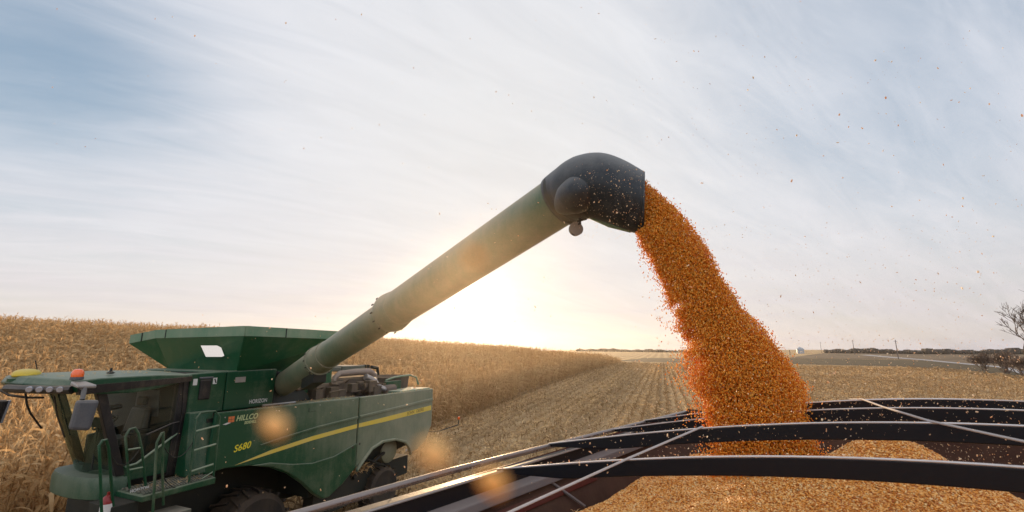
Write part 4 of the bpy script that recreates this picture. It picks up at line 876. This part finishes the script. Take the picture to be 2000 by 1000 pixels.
# ------------------------------------------------------------------ kernels and chaff in the air
def frame_pts(n, ubox, dmin, dmax):
    u = rng.uniform(ubox[0], ubox[2], n); v = rng.uniform(ubox[1], ubox[3], n); d = rng.uniform(dmin, dmax, n)
    return np.array([at(a, b, c) for a, b, c in zip(u, v, d)])
C_ = []
C_.append(frame_pts(2000, (1300, 660, 2000, 900), 2.0, 4.5)); C_.append(frame_pts(1000, (1280, 440, 1950, 700), 2.4, 4.5)); C_.append(frame_pts(420, (1280, 60, 2000, 560), 2.0, 5.0)); C_.append(frame_pts(260, (1000, 0, 1600, 300), 2.0, 6))
C_.append(frame_pts(110, (100, 0, 1000, 600), 2.0, 7)); C_.append(frame_pts(240, (1120, 320, 1280, 470), 3.2, 3.85)); C_.append(frame_pts(60, (800, 380, 1120, 640), 3.0, 4.0)); C_.append(frame_pts(900, (1100, 780, 2000, 905), 2.2, 3.6)); C_.append(frame_pts(380, (1130, 330, 1275, 470), 3.3, 3.95))
C_.append(frame_pts(140, (350, 620, 1300, 990), 2.0, 6.0)); C_.append(frame_pts(180, (1380, 640, 1900, 800), 3.0, 3.9))
husks()
P_ = np.concatenate(C_); n = len(P_)
rot = rng.uniform(0, 6.28, (n, 3)); sc = .2+.6*rng.random(n)**2.2
o = scatter('flying_chaff', P_, rot, np.stack([sc, sc*rng.uniform(.5, 1, n), sc*.6], -1), KF, M['kernelf'])
tag(o, 'tiny bits of chaff and dust drifting around the corn stream', 'chaff', kind='stuff')
PK = np.concatenate([frame_pts(70, (1300, 80, 2000, 640), 2.0, 4.5), frame_pts(50, (1600, 640, 2000, 900), 2.0, 3.8), frame_pts(28, (1150, 320, 1250, 440), 3.2, 3.8), frame_pts(18, (820, 380, 1110, 620), 2.5, 3.8), frame_pts(34, (380, 600, 900, 980), 2.0, 5.0), frame_pts(26, (1240, 500, 1320, 800), 3.5, 3.9), frame_pts(24, (100, 0, 1000, 350), 2.0, 5.0), frame_pts(40, (1100, 850, 1400, 930), 2.3, 3.2)])
for i, p in enumerate(PK):
    o = bpy.data.objects.new('corn_kernel', KF[i % 5]); COL.objects.link(o); o.location = p; o.rotation_euler = tuple(rng.uniform(0, 6.28, 3)); k = random.uniform(.6, 1.15); o.scale = (k, k, k)
    tag(o, 'single small tan corn kernel flying through the air', 'kernel', 'corn kernels flying in the air')
near = [(535, 830, .085, .35, 'blurred orange kernel close to the lens in front of the green side panel'), (962, 942, .080, .38, 'blurred orange kernel close to the lens before the cart side rail'), (846, 884, .075, .38, 'soft pinkish kernel blur beside the rear wheel of the combine'), (925, 500, .07, .17, 'faint blurred kernel close to the lens in front of the auger tube')]
for u, v, d, k, lb in near:
    o = bpy.data.objects.new('corn_kernel', KP[0]); COL.objects.link(o); o.location = at(u, v, d); o.scale = (k, k*1.25, k*1.4); o.rotation_euler = (R(90), R(35), R(10))
    tag(o, lb, 'kernel', 'corn kernels close to the lens')

# ------------------------------------------------------------------ far things on the right
def tree(name, loc, h, spread, seed, label, cat, twigm='wood', depth=6, lean=(0, 0), group=None, first=None):
    rnd = random.Random(seed); tr = MB(); tw = MB()
    def grow(p, d, L_, r_, k):
        r_ = max(r_, .024)
        pts = [p]; dd = d.copy()
        for i in range(3):
            dd = (dd+Vector((rnd.uniform(-.22, .22), rnd.uniform(-.22, .22), rnd.uniform(-.08, .16)))).normalized(); pts.append(pts[-1]+dd*L_/3)
        (tr if k >= depth-3 else tw).tube(pts, [r_, r_*.88, r_*.76, r_*.62], 5 if k >= depth-2 else 3, cap=False)
        if k == 0: return
        for j in range(rnd.choice((2, 3, 3)) if k > 1 else 4):
            nd = (dd+Vector((rnd.uniform(-1, 1), rnd.uniform(-1, 1), rnd.uniform(-.35, .7)))*spread).normalized()
            grow(pts[rnd.choice((2, 3, 3))], nd, L_*rnd.uniform(.62, .85), r_*.58, k-1)
    e = empty(name, loc); tag(e, label, cat, group)
    if first:
        tr.tube([(0, 0, 0), (.1, 0, h*.2), (0, 0, h*.36)], [h*.04, h*.034, h*.03], 8)
        for d, L_ in first: grow(Vector((0, 0, h*.3)), Vector(d).normalized(), L_, h*.03, depth-1)
    else:
        for j in range(11): grow(Vector((rnd.uniform(-.5, .5), rnd.uniform(-.5, .5), 0)), Vector((rnd.uniform(-.8, .8), rnd.uniform(-.8, .8), 1)).normalized(), h*.34, h*.022, depth-1)
    tr.build('trunk' if first else 'stem', M[twigm], e); tw.build('twigs', M[twigm], e)
def gz(x, y): return float(ground(x, y))
tree('bare_tree', (76, 66, gz(76, 66)), 8.0, .75, 4, 'large bare tree with long limbs reaching left at the right edge', 'tree', 'wood', 6, first=[((-1, .1, .30), 4.2), ((-.9, -.1, .62), 3.4), ((.5, .2, 1), 2.6), ((.9, 0, .6), 3.2), ((.2, .6, .8), 2.4)])
bushes = [(74, 72, 3.0, 'reddish brown leafless bush under the left limb of the bare tree'), (80, 80, 3.6, 'tall leafless thicket bush close to the bare tree trunk'), (88, 92, 3.4, 'leafless bush behind the bare tree beyond the gravel road')]
for i, (x, y, h, lb) in enumerate(bushes):
    tree('bare_bush', (x+13, y+8, gz(x+13, y+8)), h*1.05, .8, 20+i, lb, 'bush', 'twig', 6, group='leafless bushes by the road')
# far dark woodland as one mass
def farwood(name, a0, a1, r, h, label, seed, n=900):
    V, F = [], []; rnd = random.Random(seed)
    for k in range(n):
        az = R(rnd.uniform(a0, a1)); rr_ = r*rnd.uniform(.95, 1.08); x, y = rr_*math.sin(az), rr_*math.cos(az); z0 = gz(x, y); hh = h*rnd.uniform(.55, 1.1)*(.82+.13*math.sin(math.degrees(az)*1.3+seed)+.10*math.sin(math.degrees(az)*4.7)); w = hh*rnd.uniform(.4, .7); b = len(V)
        ring_ = [(w*.5, 0), (w*.9, hh*.4), (w*.6, hh*.8)]
        for q, zq in ring_:
            for j in range(5): a = j*1.257+rnd.uniform(-.3, .3); V.append((x+math.cos(a)*q*rnd.uniform(.7, 1.2), y+math.sin(a)*q, z0-.3+zq*rnd.uniform(.9, 1.1)))
        for i in range(2):
            for j in range(5): F.append((b+i*5+j, b+i*5+(j+1) % 5, b+(i+1)*5+(j+1) % 5, b+(i+1)*5+j))
        F.append((b+10, b+11, b+12, b+13)); F.append((b+10, b+13, b+14, b+10+1))
    me = npmesh(name, np.array(V), np.array(F), M['farwood']); o = bpy.data.objects.new(name, me); COL.objects.link(o); tag(o, label, 'woodland', kind='stuff')
farwood('far_woodland', 34, 56, 520, 5.2, 'dark bare woodland on the skyline to the right', 3, 1600)
farwood('far_hedgerow', 8, 21.5, 620, 4.4, 'dark thin hedgerow on the skyline left of the corn stream', 5, 700)
farwood('roadside_scrub', 44.5, 56, 235, 2.2, 'brown scrub beyond the gravel road', 6, 1000)
# grain bin and poles
gb = empty('grain_bin', (245, 395, gz(245, 395))); tag(gb, 'small blue grey steel grain bin with domed roof on the skyline', 'grain bin')
MB().lathe((0, 0, -.5), [(2.7, 0), (2.7, 4.0)], 24).build('bin_wall', M['bin'], gb, True); MB().lathe((0, 0, 3.5), [(2.8, 0), (2.3, .8), (1.2, 1.5), (.3, 1.8), (.3, 2.0)], 24).build('bin_roof', M['bin'], gb, True)
def pole(u, d, h, r_, lb, cross=True, grp='utility poles along the gravel road'):
    x, y, z = pix(u, 690); x, y = x*d, y*d; e = empty('utility_pole', (x, y, gz(x, y))); tag(e, lb, 'pole', grp)
    MB().tube([(0, 0, -.3), (0, 0, h)], [r_, r_*.7], 8).build('post', M['pole'], e)
    if cross: MB().box((-.9, -.06, h-.7), (.9, .06, h-.58)).build('crossarm', M['pole'], e)
pole(1753, 215, 9.0, .2, 'tall pole standing where the gravel road meets the field'); pole(1669, 330, 10.5, .2, 'thin pole on the skyline left of the road pole'); pole(1605, 420, 9.5, .17, 'faint pole on the skyline right of the grain bin'); pole(1543, 330, 3.5, .3, 'short thick post on the skyline beside the grain bin', False)
hzb = MB().box((-700, -40, -1.2), (900, 1100, 40)).build('haze', M['soil']); hzb.data.materials.clear()
hm = bpy.data.materials.new('haze'); hm.use_nodes = True; hm.node_tree.nodes.clear(); q_ = G(hm.node_tree)
pv = q_.n('ShaderNodeVolumePrincipled', {'Color': (1, .93, .82, 1), 'Density': HAZE, 'Anisotropy': .72})
hm.node_tree.links.new(pv.outputs[0], q_.n('ShaderNodeOutputMaterial').inputs['Volume']); hzb.data.materials.append(hm); tag(hzb, kind='stuff')
dc = MB(); dc.lathe((0, 0, 0), [(.02, -1), (.5, -.86), (.86, -.5), (1, 0), (.86, .5), (.5, .86), (.02, 1)], 20); dco = dc.build('flare_veil', M['soil'], None, True); dco.data.materials.clear()  # added volume near the lens, imitating the sun's veiling flare
dco.location = at(905, 535, 1.75); dco.scale = (.62, .5, .42); dco.rotation_euler = (0, R(-25), 0)
dm = bpy.data.materials.new('dust'); dm.use_nodes = True; dm.node_tree.nodes.clear(); q_ = G(dm.node_tree)  # volume shader of the added flare veil
oc = q_.n('ShaderNodeTexCoord').outputs['Object']; ln_ = q_.n('ShaderNodeVectorMath', {0: oc}, operation='LENGTH').outputs['Value']
dn = q_.m('MULTIPLY', q_.m('POWER', q_.cl(q_.m('SUBTRACT', 1.0, ln_)), 1.5), q_.m('MULTIPLY', q_.cl(q_.m('SUBTRACT', q_.noise(oc, 2.2, 4, .6), .25)), VEIL))
pv = q_.n('ShaderNodeVolumePrincipled', {'Color': (1, .86, .68, 1), 'Density': dn, 'Anisotropy': .7})
dm.node_tree.links.new(pv.outputs[0], q_.n('ShaderNodeOutputMaterial').inputs['Volume']); dco.data.materials.append(dm); tag(dco, 'added golden veil imitating sun flare in front of the auger tube', 'dust', kind='stuff')
S.cycles.volume_step_rate = 4; S.cycles.volume_max_steps = 64; S.cycles.volume_bounces = 0
S.cycles.max_bounces = 6; S.cycles.transparent_max_bounces = 12; S.cycles.use_denoising = True
